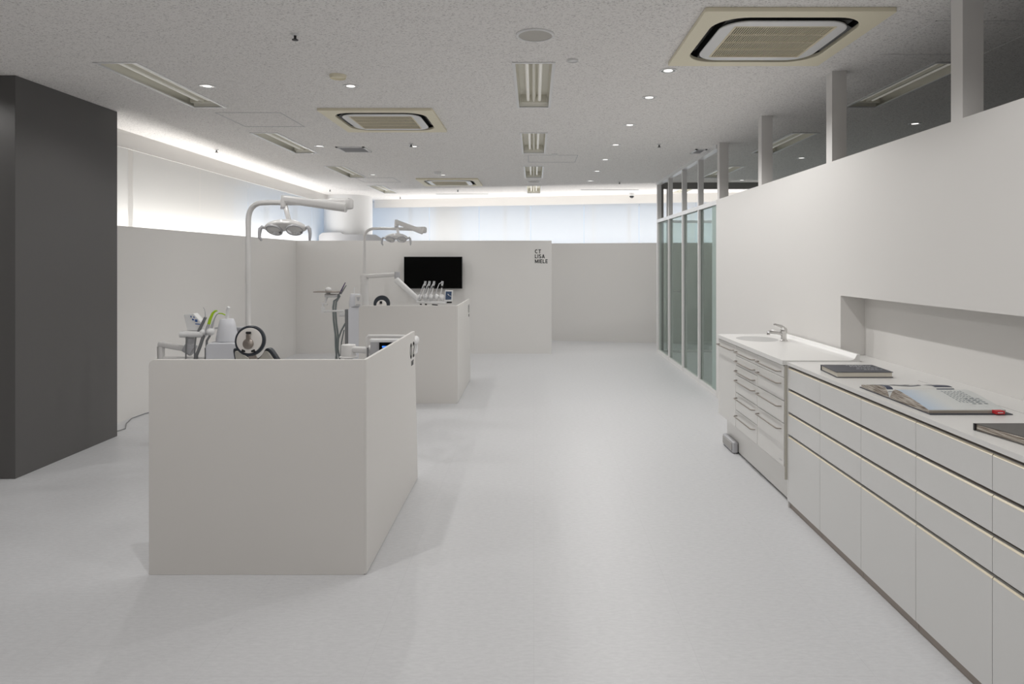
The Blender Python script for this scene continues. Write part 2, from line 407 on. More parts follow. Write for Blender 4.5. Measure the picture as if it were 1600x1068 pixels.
# roller blinds
bi = 0
edges = [(5.5, 6.87), (6.90, 8.28), (8.286, 9.67), (9.676, 11.06), (11.066, 12.46), (12.466, 13.4)]
for k, (a, b) in enumerate(edges):
    nm = ['nearest in the left row, beside the dark pier', 'first wide panel right of the dark pier', 'second wide panel right of the dark pier', 'behind the front examination lamp',
          'just left of the round column', 'tucked behind the round column'][k]
    t = thing('roller_blind', 'translucent white roller blind '+nm, 'blind', (-4.05, (a+b)/2, 1.3), 'roller blinds at the windows')
    obj('blind_cloth', MB().quad((-4.05-(k == 0)*.03, a, 1.3), (-4.05-(k == 0)*.03, b, 1.3), (-4.05-(k == 0)*.03, b, 2.66), (-4.05-(k == 0)*.03, a, 2.66)), M_blind, t)
    obj('bottom_rail', MB().box((-4.058-(k == 0)*.03, a, 1.28), (-4.042-(k == 0)*.03, b, 1.30)), M_white, t)
bx = [-3.35, -2.12, -1.09, -.06, .97, 2.0, 3.03, 4.06, 5.09]
rb = lambda x: 14.12-.22*(x+3.25)
names = ['right beside the round column', 'behind the lamp of the far unit', 'above the television', 'second panel right of the television', 'above the dark lettering', 'beside the glass partition top', 'seen through the glass partition', 'farthest right beyond the glass room']
for k in range(8):
    a, b = bx[k]+.003, bx[k+1]-.003
    t = thing('roller_blind', 'translucent white roller blind on the rear windows, '+names[k], 'blind', ((a+b)/2, rb((a+b)/2), 1.3), 'roller blinds at the windows')
    obj('blind_cloth', MB().quad((a, rb(a), 1.3), (b, rb(b), 1.3), (b, rb(b), 2.66), (a, rb(a), 2.66)), M_blind, t)
    obj('bottom_rail', MB().prism([(a, rb(a)-.008), (b, rb(b)-.008), (b, rb(b)+.008), (a, rb(a)+.008)], 2, 1.28, 1.30), M_white, t)

# right wall: upper part overhanging a back-sloping recess above the long counter
ZT = 2.108; ZN = 1.238; YN = 4.34; YG = 7.30
mb = MB()
mb.box((XR, YN, 0), (XR+.10, YG, ZT)); mb.box((XR+.10, YN, 0), (XR+.25, YN+.4, ZN+.1))                          # full wall beyond the recess
mb.prism([(XR, ZN), (XR, ZT), (XR+.10, ZT), (XR+.20, ZN+.1), (XR+.20, ZN)], 1, YB, YN)     # upper panel
mb.box((XR+.152, YB, 0), (XR+.25, YN, ZN))
struct('wall_right', mb, M_wall, label='white right wall, open above, with a shadowed recess over the counter')
for k, Y in enumerate((7.17, 5.845, 4.465, 3.105, 1.75, .4, -.95)):
    if k < 4:
        mb = MB().box((XR+.0005, Y, ZT), (XR+.095, Y+.088, CZ))
        o = struct('trim_%d' % (10+k), mb, M_wall, label='square white post from wall top to ceiling')
        tag(o, None, None, 'posts on top of the right wall')

# glass partition room
XG = 1.96
def frame_run(name, label, posts, a, b, horizontal, panes):
    t = thing(name, label, 'partition', (a[0], a[1], 0))
    return t
gp = thing('glass_partition', 'white-framed glass partition running back from the end of the white wall', 'partition', (XG, 9.0, 0))
PY = [7.33, 8.12, 9.00, 9.92, 10.82]
obj('bottom_rail', MB().box((XG, 7.30, 0.0), (XG+.05, 10.86, .055)), M_frame, gp)
obj('top_rail', MB().box((XG-.012, 7.30, 2.655), (XG+.055, 10.86, CZ)), M_white, gp)
obj('middle_rail', MB().box((XG-.008, 7.30, 2.06), (XG+.05, 10.86, 2.108)), M_white, gp)
for k, y in enumerate(PY[1:]):
    e = .035 if k == 3 else .02
    obj('post', MB().box((XG-.006, y-e, 0.0), (XG+.056, y+e, 2.66)), M_frame, gp)
for k in range(4):
    obj('glass_pane', MB().box((XG+.02, PY[k]+.02, .055), (XG+.028, PY[k+1]-.02, 2.06)), M_glass, gp)
obj('reflection_strip', MB().box((XG+.012, 7.30, .056), (XG+.017, 7.55, 2.06)), M_reflstrip, gp, )['label'] = 'pale reflection strip beside the wall end'  # translucent strip stands in for a pale reflection at the glass edge
gd = thing('glass_screen', 'inner glass screen with a door handle closing the far end of the glass room', 'partition', (3.0, 10.85, 0))
YP = 10.86
obj('top_rail', MB().box((2.02, YP, 2.60), (XE, YP+.05, CZ)), M_dim, gd)
obj('middle_rail', MB().box((2.02, YP, 2.06), (XE, YP+.05, 2.10)), M_frame, gd)
obj('bottom_rail', MB().box((2.02, YP, 0), (XE, YP+.05, .04)), M_frame, gd)
for x in (2.03, 2.12, 3.02, 3.95):
    obj('post', MB().box((x, YP, 0), (x+.035, YP+.05, 2.62)), M_frame if x > 2.1 else M_dim, gd)
for x0, x1 in ((2.065, 2.12), (2.155, 3.02), (3.055, 3.95), (3.985, XE)):
    obj('glass_pane', MB().box((x0, YP+.02, .04), (x1, YP+.028, 2.06)), M_glass, gd)
hp = obj('door_handle', MB().tube([(2.21, YP-.045, .98), (2.33, YP-.045, .98)], .010), M_chrome, gd)
hp2 = obj('handle_stem', MB().tube([(2.22, YP-.045, .98), (2.22, YP+.02, .98)], .010), M_chrome, hp)

# ------------------------------------------------------------------ ceiling fixtures
def make_troffer(lit=False):
    t = thing('ceiling_light', '', 'ceiling light', (0, 0, CZ))
    mb = MB(); hx, Lh, d = .12, 1.23, .075
    mb.quad((-hx, 0, CZ+d), (hx, 0, CZ+d), (hx, Lh, CZ+d), (-hx, Lh, CZ+d))
    mb.quad((-hx, 0, CZ), (-hx, Lh, CZ), (-hx+.015, Lh-.02, CZ+d), (-hx+.015, .02, CZ+d)); mb.quad((hx, 0, CZ), (hx, Lh, CZ), (hx-.015, Lh-.02, CZ+d), (hx-.015, .02, CZ+d))
    mb.quad((-hx, 0, CZ), (hx, 0, CZ), (hx-.015, .02, CZ+d), (-hx+.015, .02, CZ+d)); mb.quad((-hx, Lh, CZ), (hx, Lh, CZ), (hx-.015, Lh-.06, CZ+d), (-hx+.015, Lh-.06, CZ+d))
    obj('housing', mb, M_trof, t)
    mb = MB(); r = .016
    for (a, b) in (((-hx-r, -r), (-hx+.004, Lh+r)), ((hx-.004, -r), (hx+r, Lh+r)), ((-hx, -r), (hx, .004)), ((-hx, Lh-.004), (hx, Lh+r))):
        mb.box((a[0], a[1], CZ-.006), (b[0], b[1], CZ+.002))
    obj('rim', mb, M_white, t)
    for x in (-.045, .045):
        obj('tube', MB().tube([(x, .06, CZ+.035), (x, Lh-.10, CZ+.035)], .013, n=12), M_tube, t)
        # lamp holders are part of the ridge
    mb = MB().prism([(-.022, CZ+d), (.022, CZ+d), (.007, CZ+.018), (-.007, CZ+.018)], 1, .03, Lh-.09)
    mb.box((-.10, Lh-.10, CZ+.012), (.10, Lh-.085, CZ+d)); mb.box((-.10, .045, CZ+.012), (.10, .06, CZ+d))
    obj('ridge', mb, M_trof, t)
    return t
t0 = make_troffer()
col = {-2.62: 'the left row by the windows', 0.0: 'the middle row', 2.64: 'the right row behind the wall'}
ordn = ['nearest', 'second nearest', 'third nearest', 'farthest']
for k, (x, y) in enumerate(TROF):
    o = t0 if k == 0 else copy_tree(t0)
    o.location = (x, y, CZ)
    tag(o, 'recessed twin-tube ceiling light, %s in %s' % (ordn[k % 4], col[x]), 'ceiling light', 'recessed twin-tube ceiling lights')

def make_ac():
    t = thing('air_conditioner', '', 'air conditioner', (0, 0, CZ))
    Z = CZ
    outer = rrect(.47, .47, .012, 8); inner = rrect(.385, .385, .17, 8)
    def ringmesh(po, pi, z0, z1):
        n = len(po); mb = MB()
        vs = [(p[0], p[1], z0) for p in po]+[(p[0], p[1], z0) for p in pi]+[(p[0], p[1], z1) for p in po]+[(p[0], p[1], z1) for p in pi]
        fs = []
        for i in range(n):
            j = (i+1) % n
            fs += [(i, j, n+j, n+i), (2*n+i, 2*n+j, 3*n+j, 3*n+i), (i, j, 2*n+j, 2*n+i), (n+i, n+j, 3*n+j, 3*n+i)]
        mb.add(vs, fs); return mb
    obj('frame', ringmesh(outer, inner, Z-.022, Z), M_cream, t, bevel=.003)
    mb = MB(); e = .384
    for a, b in (((-e, -e), (e, -e)), ((e, -e), (e, e)), ((e, e), (-e, e)), ((-e, e), (-e, -e))): mb.quad((*a, Z-.001), (*b, Z-.001), (*b, Z+.10), (*a, Z+.10))
    mb.quad((-e, -e, Z+.10), (e, -e, Z+.10), (e, e, Z+.10), (-e, e, Z+.10)); mb.box((-.322, -.322, Z-.012), (.322, .322, Z+.09))
    obj('air_slot', mb, M_slot, t)
    mb = ringmesh(rrect(.335, .335, .14, 8), rrect(.262, .262, .02, 8), Z-.026, Z-.016)
    obj('inner_panel', mb, M_white, t, bevel=.004)
    mb = MB().box((-.262, -.262, Z-.0165), (.262, .262, Z-.0125)); obj('filter', mb, M_slot, t)  # near-black plane puts the shade between the slats into colour
    mb = MB(); n = 42
    for i in range(n):
        x = -.255+i*.51/(n-1); mb.box((x-.0024, -.26, Z-.0245), (x+.0024, .26, Z-.0185))
    for y in (-.13, 0, .13): mb.box((-.26, y-.004, Z-.0255), (.26, y+.004, Z-.0165))
    for s in (-1, 1): mb.box((-.262, s*.262-.006, Z-.027), (.262, s*.262+.006, Z-.0165)); mb.box((s*.262-.006, -.262, Z-.027), (s*.262+.006, .262, Z-.0165))
    obj('grille', mb, M_creamd, t)
    for a in range(4):
        R = Matrix.Rotation(a*PI/2, 3, 'Z'); mb = MB(); vs = []
        for x in (-.20, .20):
            for (y, z) in ((.350, Z+.004), (.372, Z-.010), (.374, Z-.008), (.352, Z+.007)): vs.append(tuple(R @ Vector((x, y, z))))
        mb.add(vs, [(0, 1, 2, 3), (7, 6, 5, 4), (0, 4, 5, 1), (1, 5, 6, 2), (2, 6, 7, 3), (3, 7, 4, 0)])
        obj('louvre', mb, M_black, t)
    return t
a0 = make_ac()
for k, (x, y) in enumerate(ACS):
    o = a0 if k == 0 else copy_tree(a0)
    o.location = (x, y, CZ)
    if k == 0: o.rotation_euler.z = 0
    tag(o, ['cream four-way ceiling air conditioner, the large near one at upper right', 'cream four-way ceiling air conditioner above the gap between the two treatment units',
            'cream four-way ceiling air conditioner, smallest and farthest, before the rear windows'][k], 'air conditioner', 'cassette air conditioners')

# downlights, each with its own beam
def make_down():
    t = thing('downlight', '', 'downlight', (0, 0, CZ))
    mb = MB().lathe((0, 0, CZ), [(.056, 0), (.057, -.004), (.050, -.006), (.046, -.003), (.046, 0)], n=32, cap=False); obj('trim_ring', mb, M_white, t)
    obj('reflector', MB().lathe((0, 0, CZ-.0035), [(.047, 0), (.030, .0012)], n=32, cap=False), M_reflector, t)
    obj('lens', MB().lathe((0, 0, CZ-.0030), [(.030, 0), (.001, 0)], n=24, cap=False), M_lens, t)
    return t
d0 = make_down()
DL = [(-2.32, 4.85, .85), (-2.32, 7.39, .85), (-2.32, 9.84, .7), (-1.30, 4.85, .45), (-1.30, 7.41, .7), (-1.31, 9.87, .6)] + \
     [(.877, y, e) for y, e in ((4.455, 1.25), (5.19, 1.15), (6.24, 1.05), (7.31, 1.0), (8.37, .95), (9.45, .95), (10.6, 1.1))]+[(3.45, 6.18, .15), (3.23, 8.24, .35), (3.2, 10.5, .8)] + \
     [(-1.30, 2.60, 1.2), (-2.32, 2.60, .8), (.90, 2.13, 1.2), (.90, .885, .8), (-1.3, .3, .6), (-4.0, 4.1, .6)]
ll = ['over the left of the near unit', 'left row, second nearest, above the low wall side', 'left row, farthest', 'above the near unit, inner left row', 'inner left row, beside the sprinkler past the air conditioner', 'inner left row, farthest'] + \
     ['over the aisle, nearest, just beyond the big air conditioner', 'over the aisle, second nearest', 'over the aisle, third nearest', 'over the aisle, fourth nearest', 'over the aisle, fifth nearest', 'over the aisle, sixth nearest', 'over the aisle, farthest'] + \
     ['behind the wall, seen between the first two posts', 'behind the wall, seen past the third post', 'behind the wall, seen at the glass room']
def beam(parent, x, y, e, spot=156):
    l = bpy.data.lights.new('downlight_beam', 'SPOT'); l.energy = E_DOWN*e; l.spot_size = math.radians(spot); l.spot_blend = .35
    l.shadow_soft_size = .022; l.color = (1, .985, .965)
    o = bpy.data.objects.new('downlight_beam', l); C.objects.link(o); o.location = (0, 0, -.012)
    o.parent = parent
for k, (x, y, e) in enumerate(DL):
    if k < 16:
        o = d0 if k == 0 else copy_tree(d0)
        o.location = (x, y, CZ); tag(o, 'small round ceiling downlight '+ll[k], 'downlight', 'round ceiling downlights')
        par = o
    else:
        o = copy_tree(d0); o.location = (x, y, CZ); par = o
        tag(o, 'round ceiling downlight overhead on the camera side of the room', 'downlight', 'downlights on the camera side')
    DLP = par; DL[k] = (x, y, e, par)
for x, y, e, par in DL: beam(par, x, y, e)
# unseen fill light added behind the camera to brighten the near side
fill_light('camera_side_fill_light', (-.5, -.6, CZ-.02), 3.0, 1.2, E_ROOM)

# speakers, detectors, sensors, sprinklers, vents, hatches
def ceil_disc(name, label, cat, x, y, r, h, m, m2=None, group=None, part='grille'):
    t = thing(name, label, cat, (x, y, CZ), group)
    obj('ring', MB().lathe((x, y, CZ), [(r, 0), (r, -h*.5), (r*.93, -h), (r*.86, -h*.8), (r*.86, 0)], n=40, cap=False), m, t)
    obj(part, MB().lathe((x, y, CZ), [(r*.87, -h*.55), (.001, -h*.6)], n=40, cap=False), m2 or m, t)
    return t
M_spk = mat('speaker_grille', (0.52, 0.50, 0.46), .6)
ceil_disc('ceiling_speaker', 'round ceiling speaker nearest the camera, in line with the middle row of lights', 'speaker', .008, 3.75, .107, .010, M_white, M_spk, 'round ceiling speakers')
ceil_disc('ceiling_speaker', 'round ceiling speaker far back between the last two middle lights', 'speaker', .0, 10.70, .107, .010, M_white, M_spk, 'round ceiling speakers')
ceil_disc('smoke_detector', 'beige round smoke detector next to the near downlight', 'smoke detector', -1.31, 4.57, .055, .022, M_cream, M_cream, None, 'cap')
ceil_disc('smoke_detector', 'white smoke detector just before the farthest air conditioner', 'smoke detector', -1.34, 9.52, .05, .03, M_white, M_white, None, 'cap')
ceil_disc('motion_sensor', 'small white ceiling sensor right of the nearest middle light', 'sensor', .24, 4.22, .035, .012, M_white, M_white, 'small ceiling sensors', 'cap')
ceil_disc('motion_sensor', 'small white ceiling sensor right of the second middle light', 'sensor', .24, 7.95, .035, .012, M_white, M_white, 'small ceiling sensors', 'cap')
def sprinkler(x, y, where):
    t = thing('sprinkler', 'small dark sprinkler head '+where, 'sprinkler', (x, y, CZ), 'ceiling sprinkler heads')
    obj('base', MB().lathe((x, y, CZ), [(.022, 0), (.022, -.006), (.010, -.010), (.010, 0)], n=20), M_white, t)
    obj('head', MB().lathe((x, y, CZ), [(.007, -.008), (.007, -.028), (.017, -.030), (.017, -.034), (.002, -.036)], n=16), M_black, t)
for x, y, wh in ((-1.307, 3.74, 'near the top of the picture, left of centre'), (-1.30, 7.24, 'beside the downlight past the second air conditioner'), (-3.54, 7.62, 'above the left window pelmet, nearer one'),
              (-3.55, 11.9, 'above the left window pelmet, farther one'), (1.335, 7.27, 'over the right side of the aisle'), (1.35, 10.75, 'over the right side, near the glass partition end'), (-1.33, 11.95, 'beyond the farthest air conditioner'),
              (-2.6, 13.3, 'beside the rear pelmet near the round column')): sprinkler(x, y, wh)
def vent(x0, y0, x1, y1, label, n=6):
    t = thing('ceiling_vent', label, 'vent', ((x0+x1)/2, (y0+y1)/2, CZ), 'ceiling vents')
    mb = MB(); w_ = .022
    for a, b in (((x0, y0), (x1, y0+w_)), ((x0, y1-w_), (x1, y1)), ((x0, y0), (x0+w_, y1)), ((x1-w_, y0), (x1, y1))): mb.box((*a, CZ-.010), (*b, CZ))
    obj('frame', mb, M_white, t)
    obj('backing', MB().box((x0+w_, y0+w_, CZ-.003), (x1-w_, y1-w_, CZ-.001)), M_vent, t)
    mb = MB()
    for i in range(n):
        y = y0+w_+(i+.5)*(y1-y0-2*w_)/n; mb.box((x0+w_, y-.006, CZ-.009), (x1-w_, y+.006, CZ-.004))
    obj('slats', mb, M_lgrey, t)
vent(-2.16, 7.43, -1.845, 7.78, 'square grey ceiling vent left of the second air conditioner')
vent(1.80, 7.59, 1.93, 7.87, 'small dark ceiling vent at the top rail of the glass partition', 4)
def slot(x0, x1, y, label):
    t = thing('slot_diffuser', label, 'vent', ((x0+x1)/2, y, CZ), 'thin slot diffusers')
    obj('frame', MB().box((x0, y-.03, CZ-.004), (x1, y+.03, CZ)), M_lgrey, t)
    obj('slot', MB().box((x0+.01, y-.014, CZ-.006), (x1-.01, y+.014, CZ-.003)), M_vent, t)
slot(-1.82, -.84, 12.7, 'thin dark linear air slot in the ceiling, left of centre')
slot(.82, 1.84, 11.95, 'thin dark linear air slot in the ceiling, right of centre')
def hatch(x0, y0, x1, y1, label, m=None):
    mb = MB(); w_ = .006; z0, z1 = CZ-.0025, CZ
    for a, b in (((x0, y0), (x1, y0+w_)), ((x0, y1-w_), (x1, y1)), ((x0, y0), (x0+w_, y1)), ((x1-w_, y0), (x1, y1))): mb.box((*a, z0), (*b, z1))
    o = obj('ceiling_hatch', mb, m or M_lgrey, origin=((x0+x1)/2, (y0+y1)/2, CZ)); tag(o, label, 'hatch', 'ceiling access hatches')
hatch(-2.67, 5.72, -2.12, 6.32, 'thin-framed ceiling access hatch between the two nearest left lights')
hatch(-.07, 8.02, .52, 8.60, 'thin-framed ceiling access hatch by the third middle light')
hatch(2.08, 3.53, 2.70, 4.11, 'thin-framed ceiling access hatch behind the posts at upper right', M_frame)
hatch(-2.68, 10.2, -2.1, 10.8, 'thin-framed ceiling access hatch by the far left light')
cm = thing('security_camera', 'small white dome security camera on the ceiling before the rear pelmet', 'camera', (1.80, 12.55, CZ))
obj('housing', MB().lathe((1.80, 12.55, CZ), [(.055, 0), (.058, -.03), (.05, -.05), (.04, -.052)], n=24), M_white, cm)
obj('dome', MB().lathe((1.80, 12.55, CZ), [(.042, -.05), (.036, -.075), (.02, -.09), (.002, -.094)], n=24), M_black, cm)

# ------------------------------------------------------------------ L-shaped screens
def lscreen(label, number, dy, lean):
    global OFF
    OFF = Vector((0, dy, 0))
    t = thing('partition_screen', label, 'partition', (-1.29, 3.19, 0), 'L-shaped screens around the treatment units')
    x0, x1, y0, hz = -1.79, -.79, 3.175, 1.0; r = .028; th = .018
    poly = [(x0, 0), (x1, 0), (x1, hz)]+[(x0+r-r*math.sin(a), hz-r+r*math.cos(a)) for a in [k/8*PI/2 for k in range(9)]]
    obj('front_panel', MB().prism(poly, 1, y0, y0+th), M_steel, t, bevel=.0012)
    yl = y0+1.405
    sp = obj('side_panel', MB().prism([(y0+.001, .004), (yl, .004), (yl-lean, hz), (y0+.001, hz)], 0, x1-.004, x1+.012), M_steel, t, bevel=.0012)
    R = Matrix.Rotation(PI/2, 3, 'Z') @ Matrix.Rotation(PI/2, 3, 'X')
    lettering('unit_number', [number], .098, .1, M_text, sp, (x1+.0118, yl-.285, .838), R, 'dark grey number', .28)
    lettering('unit_caption', ['UNIT'], .032, .1, M_text, sp, (x1+.0118, yl-.245, .790), R, 'small dark caption', .15)
    OFF = Vector((0, 0, 0))
lscreen('low white L-shaped screen in front of the near treatment unit, closest to the camera', '02', 0, .12)
lscreen('low white L-shaped screen in front of the far treatment unit, before the television', '01', 3.81, .12)

# ------------------------------------------------------------------ dental chairs
def dental_chair(label, dy, dark):
    global OFF
    OFF = Vector((0, dy, 0))
    X = -1.828
    t = thing('dental_chair', label, 'chair', (X, 5.1, 0), 'dental chairs')
    obj('base_plate', MB().prism(rrect(.24, .42, .10, 6, X, 5.15), 2, 0, .035), M_lgrey, t, bevel=.006)
    obj('pedestal', MB().bar((X, 5.30, .03), (X, 5.15, .36), .26, .30, .24, .34, up=(0, 1, 0)), M_white, t)
    # seat and legrest
    def pad(pts, hw, th, mi=0):
        mb = MB(); rings = []
        for (y, z, w_, tt) in pts:
            ring = []
            for k in range(24):
                a = 2*PI*k/24; cx = abs(math.cos(a))**.6*math.copysign(1, math.cos(a)); sy = abs(math.sin(a))**.7*math.copysign(1, math.sin(a))
                ring.append((X+w_*cx, y, z+tt*sy))
            rings.append(ring)
        mb.loft(rings); return mb
    obj('seat', pad([(4.86, .47, .10, .02), (4.90, .47, .235, .06), (5.15, .45, .25, .065), (5.35, .46, .24, .06), (5.9, .44, .20, .05), (6.14, .43, .17, .04), (6.17, .43, .06, .015)], 0, 0), M_padcream, t)
    # backrest: outline seen from behind = two shoulders with a dip for the headrest
    w0 = .172; XB = X-.045
    out = []
    n = 40
    for k in range(n+1):
        u = -1+2*k/n
        s = abs(u)
        z = .820+.060*math.exp(-((s-.62)/.26)**2)-.020*math.exp(-(u/.22)**2)-.16*max(0, s-.72)**1.3/.28**1.3
        out.append((XB+w0*u, z))
    poly = out+[(XB+w0*.96, .56), (XB+w0*.7, .47), (XB-w0*.7, .47), (XB-w0*.96, .56)]
    def slab(poly, y0, y1, slope):      # leaning back: top towards the camera
        n_ = len(poly); mb = MB()
        def sh(p, y): return (p[0], y+(.9-p[1])*slope, p[1])
        vs = [sh(p, y0) for p in poly]+[sh(p, y1) for p in poly]
        mb.add(vs, [tuple(range(n_)), tuple(range(n_, 2*n_))]+[(i, (i+1) % n_, n_+(i+1) % n_, n_+i) for i in range(n_)]); return mb
    cx, cz = XB, .68
    pin = [(cx+(p[0]-cx)*.90, cz+(p[1]-cz)*.91) for p in poly]
    obj('backrest', slab(poly, 4.50, 4.57, .9), M_navy, t, bevel=.012, segs=3)
    obj('backrest_shell', slab(pin, 4.485, 4.505, .9), M_padcream, t, bevel=.006)['label'] = 'cream back shell'
    # headrest disc
    c = Vector((X, 4.40, .945))
    ax = Vector((0, -1, .15)).normalized()
    sc_ = .76 if dark else 1.0; so_ = Vector((0, 0, -.020 if dark else 0))
    hr = obj('headrest', MB().lathe(c, [(.02, -.042), (.075, -.040), (.092, -.030), (.099, -.012), (.098, .002), (.090, .010), (.082, .010)], n=48, axis=ax, cap=True), M_navy, t)
    obj('headrest_shell', MB().lathe(c+so_, [(.083*sc_, .006), (.080*sc_, .017), (.06*sc_, .022), (.001, .024)], n=48, axis=ax), M_padwhite, hr)['label'] = 'white round back shell'
    if not dark:
        mb = MB(); mb.lathe(c+Vector((0, -.004, -.020)), [(.034, .020), (.034, .030), (.028, .034), (.001, .035)], n=28, axis=ax)
        mb.bar(c+Vector((0, -.030, .045)), c+Vector((0, -.030, -.01)), .026, .012, up=(0, 1, 0))
        obj('pivot', mb, M_nickel, hr)['label'] = 'round nickel pivot'
        mb = MB(); mb.bar(c+Vector((0, -.026, .060)), c+Vector((0, -.024, .046)), .034, .012, up=(0, 1, 0))
        mb.bar(c+Vector((-.030, -.022, -.072)), c+Vector((-.030, -.018, -.050)), .03, .02, up=(0, 1, 0)); mb.bar(c+Vector((.030, -.022, -.072)), c+Vector((.030, -.018, -.050)), .03, .02, up=(0, 1, 0))
        obj('bracket', mb, M_black, hr)
        obj('support_bar', MB().bar(c+Vector((0, -.012, -.03)), c+Vector((0, .10, -.20)), .05, .018, up=(0, 1, 0)), M_nickel, hr)
    else:
        obj('bracket', MB().box((c.x-.018, c.y-.033, c.z+.0), (c.x+.010, c.y-.020, c.z+.03)), M_black, hr)
        obj('support_bar', MB().bar(c+Vector((0, .01, -.05)), c+Vector((0, .12, -.20)), .05, .018, up=(0, 1, 0)), M_nickel, hr)
    OFF = Vector((0, 0, 0))
dental_chair('dental chair with a round white headrest and black rim behind the near low screen', 0, False)
dental_chair('dental chair with a round headrest, only its black-rimmed top showing over the far low screen', 3.81, True)

# ------------------------------------------------------------------ examination lamps
def arc_pts(p0, c, p1, n=10):
    out = []
    for k in range(n+1):
        u = k/n; out.append(p0*(1-u)**2+c*2*u*(1-u)+p1*u*u)
    return out
def exam_lamp(label, base, zt, elbow, head, lampc, r, zbot):
    t = thing('examination_lamp', label, 'lamp', (base.x, base.y, 0), 'dental examination lamps')
    b = Vector(base); top = Vector((b.x, b.y, zt)); d = (Vector((elbow.x, elbow.y, zt))-top); dl = d.normalized()
    R = .15
    pts = [Vector((b.x, b.y, zbot)), Vector((b.x, b.y, (zbot+zt)/2)), Vector((b.x, b.y, zt-R))]
    pts += arc_pts(Vector((b.x, b.y, zt-R)), top, top+dl*R, 12)[1:]
    pole_end = Vector(elbow)
    pts += [top+dl*R*1.6, top.lerp(pole_end, .55), pole_end-dl*.02]
    obj('pole', MB().tube(pts, r, n=20), M_lamp, t)
    if zbot < 1: obj('foot', MB().lathe((b.x, b.y, 0), [(.03, 0), (.03, .10), (.026, zbot+.02)], n=20), M_lamp, t)
    # elbow and spring arm returning to the lamp head
    up = Vector((0, 0, 1))
    obj('elbow', MB().lathe(pole_end-up*.035, [(.02, -.02), (.040, -.012), (.042, .0), (.042, .045), (.036, .055), (.01, .06)], n=24), M_lamp, t)
    j = Vector(head)
    obj('extension_arm', MB().bar(top.lerp(pole_end, .45), pole_end+dl*.02, .040, .036, .070, .060), M_lamp, t)
    sa = obj('spring_arm', MB().bar(pole_end+Vector((0, -.035, -.045)), j+Vector((0, 0, .0)), .062, .070, .050, .058), M_lamp, t)
    obj('swivel', MB().tube([j+up*.028, j-up*.02, j-up*.075], [.022, .028, .026], n=18), M_lamp, t)
    obj('swivel_ring', MB().tube([j-up*.060, j-up*.076], .0275, n=18), M_lgrey, t)
    lc = Vector(lampc)
    obj('hanger', MB().bar(j-up*.045+Vector((.006, 0, 0)), lc+Vector((.022, .01, .045)), .036, .022, .032, .022, up=(0, 1, 0)), M_lamp, t)
    Rm = Matrix.Rotation(math.radians(-14), 3, 'X')
    def saddle(p):
        u = p.x/.16
        q = Vector(p)
        q.z += -.018*u*u + .004
        if p.z < 0: q.z += .012*math.exp(-(u/.28)**2)
        q.y *= 1.0-.22*math.exp(-(u/.30)**2)
        return q
    hd = obj('lamp_head', MB().ellip(lc, (.160, .085, .048), Rm, fn=saddle, nu=40, nv=18), M_lamp, t)
    for s in (-1, 1):
        c = lc+Rm @ Vector((s*.076, -.018, -.034)); ax = (Rm @ Vector((s*.10, -.36, -.93))).normalized()
        ring = obj('lens_ring', MB().lathe(c, [(.062, -.014), (.062, .006), (.056, .009), (.053, .002), (.053, -.01)], n=36, axis=ax, cap=False), M_lgrey, hd)
        obj('reflector', MB().lathe(c, [(.054, .004), (.042, -.010), (.02, -.016), (.001, -.016)], n=36, axis=ax, cap=False), M_reflector, hd)
        obj('bulb', MB().ellip(c+ax*(-.004), (.014, .012, .012)), M_white, hd)
        hpts = [lc+Vector((s*.150, -.01, -.012)), lc+Vector((s*.172, -.015, -.006)), lc+Vector((s*.185, -.02, -.02)), lc+Vector((s*.192-(.0 if s > 0 else -.004), -.025, -.055)), lc+Vector((s*.186 if s < 0 else s*.192, -.03, -.085)), lc+Vector((s*.170 if s < 0 else s*.190, -.03, -.108))]
        obj('handle', MB().tube(hpts, [.010, .014, .015, .013, .011, .008], n=12), M_lgrey, hd)
    obj('indicator', MB().ellip(lc+Rm @ Vector((-.01, -.076, .022)), (.007, .005, .006)), mat('indicator_white', (.9, .9, .9), .3, emis=(1, 1, 1), es=1.0), hd)
    return t
exam_lamp('large twin-lens examination lamp on a curved pole, the near one', Vector((-2.32, 5.55, 0)), 1.925, Vector((-1.415, 5.20, 1.905)), P(444, 311, 5.22), P(446.5, 353.5, 5.15), .021, .84)
exam_lamp('smaller-looking twin-lens examination lamp in front of the television wall, the far one', Vector((-2.32, 9.36, 0)), 1.897, P(662, 357.5, 9.15), P(619.5, 346.5, 9.1), P(619.4, 370.5, 9.05), .019, 1.290)

